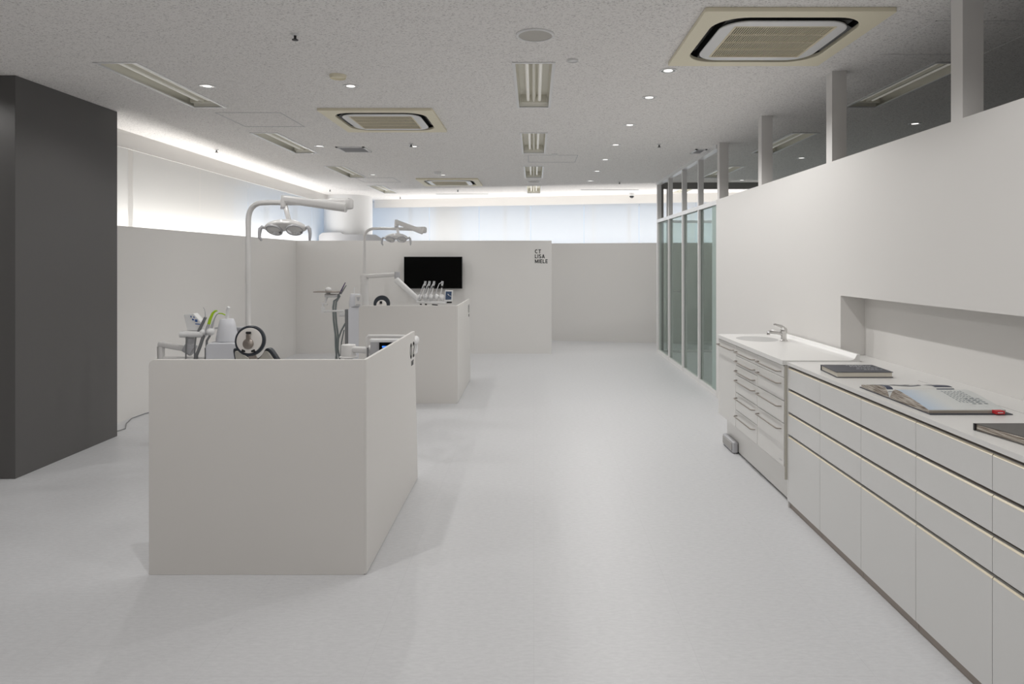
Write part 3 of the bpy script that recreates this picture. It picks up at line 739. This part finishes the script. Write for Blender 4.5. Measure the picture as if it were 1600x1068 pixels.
# ------------------------------------------------------------------ treatment units (cabinet, bottle, assistant arm, hoses)
def cabinet_unit(label, dy, far):
    global OFF
    OFF = Vector((0, dy, 0))
    t = thing('dental_unit', label, 'dental unit', (-2.28, 5.25, 0), 'dental treatment units')
    x0, x1, y0, y1, zt = -2.385, -2.155, 4.96, 5.22, .862
    poly = rrect((x1-x0)/2, (zt-.02)/2, .035, 6, (x0+x1)/2, (zt+.02)/2)
    obj('cabinet', MB().prism(poly, 1, y0, y1), M_unit, t, bevel=.008, segs=3)
    obj('plinth', MB().box((x0+.03, y0+.03, 0), (x1-.03, y1-.03, .03)), M_grey, t)
    obj('top_shade_line', MB().box((x0+.03, y0+.03, zt), (x1-.03, y1-.05, zt+.004)), M_lgrey, t)  # thin grey sheet paints the line of shade on the cabinet top
    obj('rear_post', MB().box((x0-.046, (y0+.02 if far else y1-.10), .0), (x0-.001, (y0+.10 if far else y1-.02), zt-.03)), M_grey, t)['label'] = 'dark grey back channel'
    if not far:
        c = (-2.272, 5.06, zt+.004)
        bo = obj('water_bottle_cover', MB().lathe(c, [(.076, 0), (.078, .012), (.060, .120), (.050, .155), (.044, .163), (.01, .164)], n=36), M_unit, t)
        obj('spout', MB().tube([(-2.270, 5.06, zt+.160), (-2.268, 5.06, zt+.235), (-2.258, 5.055, zt+.254)], [.013, .012, .011]), M_white, bo)
        obj('rear_shelf', MB().box((-2.405, 5.145, .945), (-2.172, 5.21, .957)), M_lgrey, t)
        obj('shelf_bracket', MB().box((-2.36, 5.16, .86), (-2.345, 5.20, .945)).box((-2.20, 5.16, .86), (-2.185, 5.20, .945)), M_lgrey, t)
        obj('side_bin', MB().prism([(-2.238, .905), (-2.185, .905), (-2.178, .945), (-2.245, .945)], 1, 5.15, 5.205), M_lgrey, t)
    else:
        c = (-2.31, 5.03, zt+.004)
        bo = obj('water_bottle_cover', MB().lathe(c, [(.080, 0), (.082, .010), (.070, .140), (.060, .165), (.01, .167)], n=36), M_unit, t)
        obj('spout', MB().tube([(-2.325, 5.03, zt+.165), (-2.325, 5.03, zt+.245), (-2.323, 5.03, zt+.258)], [.008, .008, .012]), M_white, bo)
        obj('rating_panel', MB().box((-2.285, 4.925, .885), (-2.20, 4.945, 1.02)), M_whited, t)
        obj('rating_mark', MB().prism([(-2.268, .995), (-2.222, .995), (-2.236, .945), (-2.254, .945)], 1, 4.922, 4.9245).box((-2.272, 4.922, .892), (-2.222, 4.9245, .903)), M_lgrey, t)
        # sleeve for the doctor arm around the lamp pole
        obj('arm_sleeve', MB().lathe((-2.32, 5.55, .0), [(.055, 0), (.055, 1.24), (.050, 1.265), (.024, 1.268)], n=28), M_lamp, t)
        D0 = 9.36-dy
        a = Vector((-2.32, 5.55, 1.245)); b = P(620, 428.5, 8.95)-OFF
        obj('upper_arm', MB().bar(a+Vector((.03, 0, 0)), b, .05, .058), M_lamp, t)
        obj('arm_joint', MB().tube([b+Vector((.005, 0, .035)), b+Vector((.005, 0, -.055))], .036, n=18), M_lgrey, t)
        p2 = P(619.5, 437, 8.9)-OFF; p3 = P(655, 469, 8.7)-OFF
        sa = obj('spring_arm', MB().bar(p2, p3, .05, .075, .045, .062), M_white, t)
        # instrument table
        q = lambda px, py, D=8.65: P(px, py, D)-OFF
        tb = MB(); tb.bar(q(652, 470.5), q(698, 472.5), .16, .020, .17, .022)
        for k in range(5):
            x = 656+k*8.6
            tb.ellip(q(x, 464.5-(k % 2)*.6, 8.60), (.034, .05, .042), nu=16, nv=10)
        obj('instrument_table', tb, M_white, t)
        for k, (xt, xb) in enumerate(((664.6, 657.5), (671.2, 664.5), (678.3, 671.5), (691.3, 686.5))):
            pts = arc_pts(q(xb, 465), q(xb+(4.5 if k < 3 else 3.5), 456), q(xt-.4, 443.5), 6)
            h = obj('handpiece', MB().tube(pts, [.010, .009, .008, .008, .009, .011, .013], n=10), M_white, t)
            obj('hose_end', MB().tube([q(xt-.5, 446), q(xt-.8, 449.5)], .0135, n=10), M_black, h)
            obj('hose_head', MB().tube([q(xt-.4, 443.6), q(xt, 439)], [.016, .015], n=10), M_lgrey, h)
            if k < 3: sp = [q(xt, 440), q(xt-4, 447, 8.55), q(xt-7, 456, 8.5), q(xb-2.5, 467, 8.5)]
            else: sp = [q(xt, 440), q(xt-5, 443, 8.55), q(xt-9, 453, 8.5), q(xt-13, 466, 8.5)]
            obj('hose', MB().tube(sp, .0055, n=8), M_lgrey, h)
        obj('knob_row', MB().tube([q(656, 475), q(659, 475.2)], .008).tube([q(664, 475.2), q(667, 475.4)], .009).tube([q(675, 475.6), q(684, 476.4)], .007), M_black, t)
        tl = obj('control_display', MB().prism([tuple((v.x, v.z)) for v in (q(695.2, 470.8), q(707.2, 470.2), q(708.4, 453.2), q(696.0, 452.6))], 1, 8.60-dy, 8.62-dy), M_white, t, bevel=.003)
        obj('screen', MB().prism([tuple((v.x, v.z)) for v in (q(696.8, 467.6), q(705.8, 467.2), q(706.5, 455.0), q(697.4, 454.8))], 1, 8.596-dy, 8.5995-dy), M_tablet, tl)
        obj('screen_mark', MB().tube([q(699.5, 459.0, 8.594), q(701.6, 461.4, 8.594)], .004).tube([q(702.4, 461.8, 8.594), q(705.0, 462.6, 8.594)], .003), M_white, tl)
        obj('display_foot', MB().box(tuple(q(694, 473.4)), tuple(q(705.5, 471.2)+Vector((0, .05, 0)))), M_black, tl)
    # assistant holder
    if not far:
        D = 5.28; q = lambda px, py, d=0: P(px, py, D+d)
        arm = MB(); arm.bar(q(248.5, 537), q(293, 545), .05, .042); arm.tube([q(251.5, 541), q(252, 575)], .027)
        arm.bar(q(256, 562), q(321, 562), .055, .050); arm.bar(q(316, 562), (-2.46, 5.3, .70), .05, .05)
        obj('assistant_arm', arm, M_whited, t)
        obj('arm_bracket', MB().bar(q(290, 540), q(303, 548), .07, .09), M_lgrey, t)
        hold = MB(); hold.bar(q(285, 521.5), q(321, 521.5), .12, .048, .10, .05, rad=.45)
        for px, py in ((318, 519), (329, 518)): hold.ellip(q(px, py, -.01), (.030, .04, .03), nu=18, nv=10)
        ho = obj('instrument_holder', hold, M_white, t)
        quad = [q(289.2, 491.5), q(304, 489.3), q(316.5, 503.5), q(315, 516), q(295, 516)]
        n_ = Vector((0, .05, 0)); mb = MB(); mb.add([v-n_*.4 for v in quad]+[v+n_ for v in quad], [(0, 1, 2, 3, 4), (9, 8, 7, 6, 5)]+[(i, (i+1) % 5, 5+(i+1) % 5, 5+i) for i in range(5)])
        cp = obj('control_panel', mb, M_white, ho, bevel=.003)
        pr = MB()
        for (ax_, ay_, bx_, by_) in ((297.5, 493, 299.5, 496), (300, 497.5, 303, 500.5), (302, 494, 304, 496.5), (304.5, 498.5, 308.5, 503), (305, 505, 312.5, 507)):
            pr.quad(q(ax_, ay_, -.0225), q(bx_, ay_+.6, -.0225), q(bx_, by_, -.0225), q(ax_, by_-.6, -.0225))
        obj('panel_print', pr, M_print, cp)
        sc = obj('scaler', MB().tube([q(309.5, 519, -.03), q(311, 516, -.03), q(321.2, 495.5, -.03)], [.009, .0115, .011], n=10), M_grey, ho)
        obj('scaler_tip', MB().tube([q(321, 496, -.03), q(320.6, 488, -.03), q(319.6, 483, -.03), q(317.5, 479.8, -.03)], [.005, .003, .002, .0015], n=8), M_lgrey, sc)
        sy = obj('suction_handle', MB().tube([q(320.5, 522, -.02), q(326.5, 505, -.02)], [.014, .011], n=10), M_lgrey, ho)
        obj('green_tip', MB().tube([q(326.3, 506, -.02), q(328.5, 498, -.02), q(332.5, 489, -.02), q(336.5, 485.5, -.02), q(339.5, 485.3, -.02)], [.012, .011, .0095, .0075, .0055], n=10), M_greenp, sy)['label'] = 'lime green suction tip'
        s3 = obj('saliva_ejector', MB().tube([q(328, 519, -.01), q(333, 504, -.01), q(335.5, 497, -.01), q(338.5, 491.5, -.01), q(342, 489.3, -.01)], [.011, .008, .0045, .004, .004], n=10), M_lgrey, ho)
        obj('green_tip', MB().tube([q(341.6, 489.3, -.01), q(347, 489.6, -.01), q(352, 491.8, -.01)], .0045, n=8), M_greenp, s3)['label'] = 'lime green ejector end'
        obj('hose_connector', MB().tube([q(297, 526), q(297.5, 548)], [.033, .028], n=14), M_lgrey, ho)
        for pts, r in (([q(291.5, 526, -.06), q(290.5, 545, -.06), q(290.5, 590, -.06)], .0055), ([q(306, 526, -.04), q(304.5, 540, -.04), q(303, 590, -.04)], .0055),
                       ([q(318, 524, -.03), q(313, 540, -.04), q(307, 555, -.04), q(303, 600, -.04)], .0125), ([q(328, 524, -.02), q(323.2, 532, -.02), q(322.8, 545, -.02), q(322.5, 600, -.02)], .0085),
                       ([q(322.8, 543, -.02), q(322.5, 600, -.02)], .014)):
            obj('hose', MB().tube(pts, r, n=10), M_grey, ho)
    else:
        D = 9.05-dy+0; 
        q = lambda px, py, d=0: P(px, py, 9.05+d)-OFF
        arm = MB(); arm.bar(q(506, 485.5), q(537, 485.5), .04, .025); arm.tube([q(504.5, 479), q(504.5, 488)], .028); arm.bar(q(502, 473), q(511.5, 475.5), .05, .018)
        arm.tube([q(504.5, 475), q(504.5, 481)], .015); arm.bar(q(530, 491), q(541, 491), .05, .055); arm.tube([q(507, 474), q(511, 464)], .014)
        obj('assistant_arm', arm, M_white, t)
        ho = obj('instrument_holder', MB().bar(q(508.5, 461.5), q(527.5, 461.8), .12, .050, .1, .046, rad=.45).ellip(q(513, 452.5), (.042, .05, .035), nu=20, nv=10).tube([q(513, 454), q(513, 461)], .028), M_white, t)
        obj('tray', MB().bar(q(493.5, 455.3), q(533, 455.6), .24, .012), M_nickel, ho)['label'] = 'thin dark metal tray'
        for a, b, m_ in (((531, 458), (539.6, 441), M_violet), ((532.5, 459), (541, 445.5), M_grey), ((528, 462), (534, 454), M_lgrey)):
            obj('instrument', MB().tube([q(*a), q(*b)], [.011, .006], n=8), m_, ho)
        for pts, r in (([q(530, 460), q(528, 466), q(522, 470), q(520.5, 480), q(521.3, 500), q(524, 522), q(524.5, 540), q(526, 560), q(529, 575)], .013),
                       ([q(531, 462), q(528, 467), q(525.2, 472), q(524.2, 486), q(525.5, 505), q(527.8, 522), q(527, 540), q(525, 560), q(524, 575)], .013),
                       ([q(539.5, 505), q(533, 517), q(528.5, 529), q(528.0, 545), q(530.5, 560), q(531, 575)], .011),
                       ([q(537.5, 515), q(533.5, 535), q(532, 560), q(531.5, 575)], .008)):
            obj('hose', MB().tube(pts, r, n=10), mat('grey_hose', (.22, .25, .25), .45), ho)
    OFF = Vector((0, 0, 0))
cabinet_unit('dental unit cabinet with bottle cover and green-tipped suction hoses, behind the near screen', 0, False)
cabinet_unit('dental unit with a white delivery arm, upright handpieces and display, behind the far screen', 3.81, True)

# doctor table of the near unit
t = thing('instrument_table', 'white instrument table with a blue-lit screen, peeking over the side of the near screen', 'instrument table', (-1.33, 4.95, 0))
D = 4.92; q = lambda px, py, d=0: P(px, py, D+d)
obj('stand', MB().tube([(-1.37, 5.05, .0), (-1.37, 5.05, .03)], .14, n=28).tube([(-1.37, 5.05, .03), (-1.37, 5.05, .74)], .03, n=18), M_lgrey, t)
obj('joint', MB().lathe((-1.37, 5.05, .745), [(.066, 0), (.067, .006), (.055, .012), (.053, .085), (.050, .094), (.01, .100)], n=36), M_whited, t)
obj('arm', MB().bar((-1.33, 5.04, .805), (-1.17, 4.98, .805), .06, .045), M_whited, t)
body = MB().bar(q(577, 547, .14), q(650, 545, .14), .20, .075, rad=.3)
obj('table_body', body, M_white, t)
obj('head_cover', MB().bar(q(578.5, 531.5, .12), q(645, 531.5, .12), .06, .024), M_white, t)
obj('back_board', MB().box(tuple(q(578.5, 534, .02)), tuple(q(646, 558, .04))), M_lgrey, t)
sc = obj('screen', MB().box(tuple(q(592.5, 534.8, -.005)), tuple(q(630, 556, .005))), M_screen, t)
obj('screen_glow', MB().box(tuple(q(597, 540.2, -.008)), tuple(q(618, 542.8, -.0055))), M_lcd, sc)
obj('handle_rail', MB().tube([q(574.3, 560), q(573.6, 527), q(575.5, 524.8), q(600, 524.6), q(640, 525.2), q(648.5, 527)], .011, n=12), M_whited, t)
obj('side_post', MB().box(tuple(q(573.0, 543, -.02)), tuple(q(576.4, 560, .0))), M_grey, t)
obj('end_cap', MB().ellip(q(650, 531, .02), (.022, .06, .030)).tube([q(651.5, 533, .0), q(648.5, 548, .03)], [.011, .006]), M_white, t)

# television
tv = thing('television', 'black flat television mounted on the white partition wall', 'television', (-1.47, 10.70, 1.27))
a, b = P(631, 400.8, 10.62), P(722, 450.8, 10.62)
obj('casing', MB().box((a.x, 10.625, a.z), (b.x, 10.675, b.z)), M_black, tv, bevel=.004)
obj('screen', MB().box((a.x+.008, 10.622, a.z-.008), (b.x-.008, 10.6255, b.z+.012)), M_screen, tv)
obj('wall_mount', MB().box((a.x+.3, 10.675, 1.15), (b.x-.3, 10.74, 1.40)), M_black, tv)

# lettering on the partition wall
R = Matrix.Rotation(PI/2, 3, 'X')
w0 = P(835.8, 395.5, 10.739)
o = lettering('wall_lettering', ['CT', 'LISA', 'MIELE'], .060, .0775, M_text, None, (w0.x, 10.7398, w0.z), R, gap=.16, t=.095)
tag(o, 'dark grey lettering CT LISA MIELE near the top right of the partition wall', 'lettering')

# cable on the floor by the dark pier
o = obj('floor_cable', MB().tube([(-3.66, 5.74, .006), (-3.55, 5.84, .006), (-3.54, 5.92, .006), (-3.64, 6.1, .006), (-3.71, 6.3, .006), (-3.70, 6.5, .006), (-3.60, 6.7, .006), (-3.3, 6.9, .006), (-2.9, 6.4, .006), (-2.5, 5.9, .006)], .004, n=8), M_grey, origin=(-3.4, 5.9, 0))
tag(o, 'thin grey cable lying on the floor just past the dark pier', 'cable')

# ------------------------------------------------------------------ long counter
XF = 1.505; Z0 = .036
YS = [4.04, 3.592, 3.142, 2.69, 2.241, 1.79]
tiers = [(.707, .826), (.569, .692), (.437, .554), (.040, .422)]
where = ['next to the sink unit', 'second from the sink unit, under the dark closed book', 'third from the sink unit, under the open book', 'fourth from the sink unit, below the front of the open book', 'cut off by the right picture edge']
for k in range(5):
    y1, y0 = YS[k], YS[k+1]
    t = thing('drawer_cabinet', 'pale grey four-drawer cabinet '+where[k], 'cabinet', (1.7, (y0+y1)/2, 0), 'pale grey drawer cabinets under the long counter')
    obj('body', MB().box((XF+.026, y0+.001, Z0), (XR+.01, y1-.001, .838)), M_gap, t)
    obj('plinth', MB().box((XF+.012, y0+.001, 0), (XR+.01, y1-.001, Z0)), M_gap, t)
    for (za, zb) in tiers:
        d = MB().prism([(XF, za), (XF, zb-.005), (XF+.006, zb), (XF+.019, zb-.001), (XF+.019, za)], 1, y0+.0015, y1-.0015)
        dr = obj('drawer', d, M_drawer, t)
        obj('edge_light_catch', MB().prism([(XF-.0006, zb-.0055), (XF+.0055, zb+.0007), (XF+.007, zb-.0005), (XF+.001, zb-.0065)], 1, y0+.0015, y1-.0015), M_edge, dr)  # cream bevel edge with its light catch put into the colour
o = obj('counter_end_panel', MB().box((XF, 4.0405, 0), (XR, 4.052, .838)), M_top, origin=(1.7, 4.046, 0))
tag(o, 'thin white end panel between the drawer cabinets and the sink unit', 'panel')
wt = thing('worktop', 'long white worktop with a thin rear slot above the grey drawers', 'worktop', (1.73, 2.5, .83))
mb = MB(); mb.box((XF-.004, 1.787, .841), (1.922, 4.055, .860)); mb.box((1.928, 1.787, .841), (XR+.0, 4.055, .860)); mb.box((XR+.0, 1.787, .841), (XR+.151, 4.335, .860)); mb.box((1.922, 3.42, .841), (1.928, 4.055, .860)); mb.box((1.92, 1.787, .841), (1.93, 3.42, .846))
obj('slab', mb, M_top, wt)
obj('slot_shadow_gap', MB().box((1.9225, 1.80, .846), (1.9275, 3.41, .8465)), M_gap, wt)

# books
t = thing('book', 'closed slate-grey hardcover book lying near the sink end of the worktop', 'book', (1.70, 3.62, .86), 'books on the worktop')
A, B, Cc, Dd = (1.552, 3.500), (1.842, 3.500), (1.852, 3.735), (1.572, 3.745)
zt = .861
obj('back_cover', MB().prism([A, B, Cc, Dd], 2, zt, zt+.003), M_bookgrey, t)
obj('page_block', MB().prism([(1.557, 3.503), (1.838, 3.503), (1.846, 3.731), (1.578, 3.741)], 2, zt+.003, zt+.026), M_paper, t)
fc = obj('front_cover', MB().prism([A, B, Cc, Dd], 2, zt+.026, zt+.029), M_bookgrey, t)
obj('spine', MB().prism([(1.574, 3.742), (1.852, 3.733), (1.852, 3.739), (1.574, 3.748)], 2, zt, zt+.029), M_bookgrey, t)
M_tit = mat('silver_title', (.55, .56, .58), .5)
mb = MB()
for i, (y, xa, xb) in enumerate(((3.72, 1.70, 1.78), (3.700, 1.71, 1.83), (3.672, 1.70, 1.80), (3.64, 1.72, 1.835), (3.60, 1.70, 1.80), (3.575, 1.73, 1.82))):
    x = xa
    while x < xb:
        w_ = random.uniform(.008, .02); mb.box((x, y-.003, zt+.029), (x+w_, y+.003, zt+.0293)); x += w_+.005
obj('title', mb, M_tit, fc)['label'] = 'pale printed title lines'

t = thing('open_book', 'thick open book with a ring picture and pale blue page, red bookmark sticking out', 'book', (1.70, 2.94, .86), 'books on the worktop')
z = .861
ys = 2.965     # spine line
xL, xRr = 1.545, 1.845
def page_half(sgn, ln, h0, x0, x1):
    prof = []
    for k in range(15):
        u = k/14; y = ys+sgn*ln*u
        zz = z+.004+h0*min(1, (u/.16))**.5*(1-.75*max(0, (u-.25)/.75)**1.2)
        prof.append((y, zz))
    return prof
skew = .02
def block(prof, x0, x1, zb):
    n_ = len(prof); mb = MB(); fs = []
    vs = [(x0, p[0], p[1]) for p in prof]+[(x1, p[0], p[1]) for p in prof]+[(x0, p[0], zb) for p in prof]+[(x1, p[0], zb) for p in prof]
    for i in range(n_-1):
        mb.add([vs[i], vs[i+1], vs[n_+i+1], vs[n_+i]], [(0, 1, 2, 3)], 0, True)
        mb.add([vs[i], vs[i+1], vs[2*n_+i+1], vs[2*n_+i]], [(0, 1, 2, 3)], 1); mb.add([vs[n_+i], vs[n_+i+1], vs[3*n_+i+1], vs[3*n_+i]], [(0, 1, 2, 3)], 1)
    mb.add([vs[n_-1], vs[2*n_-1], vs[4*n_-1], vs[3*n_-1]], [(0, 1, 2, 3)], 1)
    mb.add([vs[2*n_], vs[3*n_], vs[4*n_-1], vs[3*n_-1]], [(0, 1, 2, 3)], 1)
    return mb
near = page_half(-1, .295, .046, xL, xRr); farp = page_half(1, .255, .040, xL, xRr)
obj('cover', MB().box((xL-.004, ys-.31, z), (xRr+.018, ys+.265, z+.003)), M_bookgrey, t)
# layered page edges
M_pages = mat('brown_page_edges', (.42, .36, .30), .8)
nw = M_pages; wv = N(nw, 'ShaderNodeTexNoise'); g_ = N(nw, 'ShaderNodeNewGeometry'); mp_ = N(nw, 'ShaderNodeMapping'); mp_.inputs['Scale'].default_value = (1, 6, 260)
L(nw, g_.outputs['Position'], mp_.inputs[0]); L(nw, mp_.outputs[0], wv.inputs['Vector']); wv.inputs['Scale'].default_value = 2.2
rr = N(nw, 'ShaderNodeValToRGB'); rr.color_ramp.elements[0].position = .4; rr.color_ramp.elements[1].position = .6
rr.color_ramp.elements[0].color = (.16, .12, .09, 1); rr.color_ramp.elements[1].color = (.62, .58, .52, 1); L(nw, wv.outputs['Fac'], rr.inputs[0]); L(nw, rr.outputs[0], nw.node_tree.nodes['Principled BSDF'].inputs['Base Color'])
pn = obj('near_pages', block(near, xL, xRr, z+.003), [M_pageblue, M_pages], t)
pf = obj('far_pages', block(farp, xL, xRr, z+.003), [M_pagewhite, M_pages], t)
def zat(prof, y):
    for i in range(len(prof)-1):
        a, b = prof[i], prof[i+1]
        if min(a[0], b[0]) <= y <= max(a[0], b[0]): return a[1]+(b[1]-a[1])*(y-a[0])/(b[0]-a[0])
    return prof[-1][1]
def decal(prof, polys, lift=.0012):
    mb = MB()
    for poly in polys: mb.add([(x, y, zat(prof, y)+lift) for x, y in poly], [tuple(range(len(poly)))], 0, True)
    return mb
def ringp(cx, cy, rx_, ry, t_, n=48):
    out = []
    for k in range(n):
        a0_, a1_ = 2*PI*k/n, 2*PI*(k+1)/n
        out.append([(cx+rx_*math.cos(a0_), cy+ry*math.sin(a0_)), (cx+rx_*math.cos(a1_), cy+ry*math.sin(a1_)), (cx+(rx_-t_)*math.cos(a1_), cy+(ry-t_)*math.sin(a1_)), (cx+(rx_-t_)*math.cos(a0_), cy+(ry-t_)*math.sin(a0_))])
    return out
M_pic = mat('dark_blue_picture', (.03, .04, .08), .35)
pol = ringp(1.66, 3.10, .085, .085, .014)+ringp(1.66, 3.10, .040, .040, .022)
pol += [[(1.765+.0*k, 2.99+.02*k), (1.842, 2.99+.02*k), (1.842, 3.01+.02*k), (1.765, 3.01+.02*k)] for k in range(6)]
pol += [[(1.547, 2.98+.02*k), (1.575, 2.98+.02*k), (1.575, 3.00+.02*k), (1.547, 3.00+.02*k)] for k in range(11)]
obj('picture', decal(farp, pol), M_pic, pf)['label'] = 'dark ring picture'
pol = []
for i in range(9):
    y = 2.90-i*.0; x = 1.69+i*.006
for i in range(7):
    x0_ = 1.715+i*.013
    for j in range(7):
        y0_ = 2.88-j*.020-(i % 3)*.003
        pol.append([(x0_, y0_), (x0_+.005, y0_), (x0_+.005, y0_-.012), (x0_, y0_-.012)])
for i in range(4):
    for j in range(3): pol.append([(1.755+j*.024, 2.79-i*.018), (1.770+j*.024, 2.79-i*.018), (1.770+j*.024, 2.783-i*.018), (1.755+j*.024, 2.783-i*.018)])
obj('printed_text', decal(near, pol), mat('grey_print', (.30, .33, .35), .6), pn)['label'] = 'grey printed text'
bm_ = obj('bookmark', MB().box((1.792, ys-.318, z+.004), (1.826, ys-.26, z+.016)), M_red, t); bm_['label'] = 'red bookmark tab'
obj('bookmark_print', MB().box((1.799, ys-.3186, z+.0085), (1.819, ys-.318, z+.0115)), M_white, bm_)

t = thing('book', 'large dark taupe book at the right picture edge of the worktop', 'book', (1.72, 2.28, .86), 'books on the worktop')
obj('back_cover', MB().prism([(1.558, 2.418), (1.90, 2.418), (1.90, 2.06), (1.615, 2.06)], 2, z, z+.003), M_booktaupe, t)
obj('page_block', MB().prism([(1.563, 2.413), (1.895, 2.413), (1.895, 2.065), (1.62, 2.065)], 2, z+.003, z+.021), M_pages, t)
obj('front_cover', MB().prism([(1.560, 2.418), (1.90, 2.418), (1.90, 2.06), (1.64, 2.06)], 2, z+.021, z+.024), M_booktaupe, t)
obj('spine', MB().box((1.556, 2.410, z), (1.562, 2.4185, z+.024)), M_black, t)

# ------------------------------------------------------------------ sink unit
XS = 1.487
t = thing('sink_cabinet', 'glossy white steel sink cabinet with chrome bar handles beside the glass partition', 'cabinet', (1.7, 4.78, 0))
y_near, y_far = 4.06, 5.50
obj('body', MB().box((XS+.022, y_near, .235), (XR-.01, y_far, .838)), M_cab, t)
obj('plinth', MB().box((XS+.062, y_near, .012), (XR-.01, y_far-.03, .235)), M_cab, t)
obj('plinth_gap', MB().box((XS+.070, y_near, 0), (XR-.01, y_far-.03, .012)), M_slot, t)
def front(name, ya, yb, za, zb, hz, hin=.03):
    dr = obj(name, MB().box((XS, ya+.003, za), (XS+.020, yb-.003, zb)), M_cab, t, bevel=.002)
    h0, h1 = ya+.045, yb-.035
    pts = [(XS+.002, h0, hz), (XS-.022, h0+.006, hz), (XS-.028, h0+.016, hz), (XS-.028, h1-.016, hz), (XS-.022, h1-.006, hz), (XS+.002, h1, hz)]
    obj('handle', MB().tube(pts, .0045, n=10), M_bar, dr)
    return dr
yA, yB_ = 4.545, 5.03
front('door', yB_, y_far, .235, .834, .795)
for za, zb in ((.765, .834), (.695, .762), (.625, .692), (.495, .622), (.365, .492), (.235, .362)):
    front('drawer', yA, yB_, za, zb, zb-.040 if zb > .83 else zb-.036)
for za, zb in ((.765, .834), (.627, .762), (.493, .624)): front('drawer', y_near, yA, za, zb, zb-.038)
dd = front('door', y_near, yA, .235, .490, .452)
obj('badge', MB().box((XS-.0008, y_near+.035, .262), (XS, y_near+.075, .268)), M_lgrey, dd)
obj('end_strip', MB().box((XS+.004, y_near-.004, .16), (XS+.03, y_near, .838)), M_strip, t)
# top with an oval basin
st = thing('washbasin', 'white moulded sink top with an oval basin and curved rear upstand', 'sink', (1.7, 4.78, .84))
ZS = .868; x0, x1, y0, y1 = XS-.010, XR-.012, 4.055, 5.515
bcx, bcy, brx, bry = 1.690, 5.17, .150, .185
n = 48
mb = MB()
ob_ = []
for k in range(n):
    a = 2*PI*k/n; dx, dy = math.cos(a), math.sin(a)
    s = min(((x1-bcx) if dx > 0 else (bcx-x0))/max(abs(dx), 1e-6), (.33)/max(abs(dy), 1e-6))
    ob_.append((bcx+dx*s, bcy+dy*s))
inner = [(bcx+brx*math.cos(2*PI*k/n), bcy+bry*math.sin(2*PI*k/n)) for k in range(n)]
ya_, yb__ = bcy-.33, bcy+.33
for k in range(n):
    j = (k+1) % n
    mb.quad((*ob_[k], ZS), (*ob_[j], ZS), (*inner[j], ZS), (*inner[k], ZS))
# corners that the radial fan leaves open
for sx in (0, 1):
    for sy in (0, 1):
        cxp = x1 if sx else x0; cyp = yb__ if sy else ya_
        ks = [k for k in range(n) if ((math.cos(2*PI*k/n) > 0) == bool(sx)) and ((math.sin(2*PI*k/n) > 0) == bool(sy))]
        for k in range(n):
            j = (k+1) % n; p, q2 = ob_[k], ob_[j]
            onx = abs(p[0]-cxp) < 1e-6 and abs(q2[1]-cyp) < 1e-6; ony = abs(p[1]-cyp) < 1e-6 and abs(q2[0]-cxp) < 1e-6
            if onx or ony: mb.add([(*p, ZS), (*q2, ZS), (cxp, cyp, ZS)], [(0, 1, 2)])
mb.box((x0, y0, ZS-.028), (x1, ya_, ZS)); 
mb.quad((x0, ya_, ZS-.028), (x0, yb__, ZS-.028), (x0, yb__, ZS), (x0, ya_, ZS)); mb.box((x0, yb__, ZS-.028), (x1, y1, ZS))
obj('top_slab', mb, M_top, st)
rings = []
for r_, zz in ((1.0, 0), (.985, -.006), (.93, -.05), (.80, -.10), (.5, -.125), (.08, -.13)):
    rings.append([(bcx+brx*r_*math.cos(2*PI*k/n), bcy+bry*r_*math.sin(2*PI*k/n), ZS+zz) for k in range(n)])
mb = MB(); mb.loft(rings, cap=True); obj('basin', mb, M_basin, st)
up = [(XR-.075, ZS), (XR-.055, ZS+.003), (XR-.042, ZS+.012), (XR-.034, ZS+.030), (XR-.028, ZS+.036), (XR-.012, ZS+.036), (XR-.012, ZS)]
obj('upstand', MB().prism(up, 1, y0, y1), M_top, st)
fa = thing('faucet', 'chrome single-lever mixer tap at the back of the sink basin', 'faucet', (1.845, 5.06, ZS))
fx, fy = 1.842, 5.03
obj('base', MB().lathe((fx, fy, ZS), [(.028, 0), (.028, .006), (.021, .012), (.020, .058), (.024, .066), (.024, .088), (.016, .100), (.004, .102)], n=28), M_chrome, fa)
obj('spout', MB().tube([(fx-.005, fy, ZS+.050), (fx-.05, fy+.004, ZS+.062), (fx-.095, fy+.01, ZS+.066), (fx-.108, fy+.012, ZS+.062), (fx-.110, fy+.012, ZS+.045)], [.014, .0125, .012, .013, .012], n=14), M_chrome, fa)
obj('lever', MB().tube([(fx, fy, ZS+.094), (fx-.02, fy+.004, ZS+.110), (fx-.06, fy+.008, ZS+.122), (fx-.072, fy+.01, ZS+.120)], [.014, .011, .007, .006], n=12), M_chrome, fa)
# foot pedal
t = thing('foot_pedal', 'small grey foot pedal box on the floor under the sink cabinet', 'pedal', (1.53, 5.32, 0))
obj('housing', MB().box((1.505, 5.16, .004), (1.545, 5.44, .088)), M_lgrey, t, bevel=.008)
obj('pedal_pad', MB().box((1.498, 5.18, .02), (1.506, 5.42, .076)), mat('pedal_grey', (.38, .37, .36), .5), t, bevel=.003)
obj('foot', MB().box((1.51, 5.17, 0), (1.545, 5.43, .006)), M_black, t)
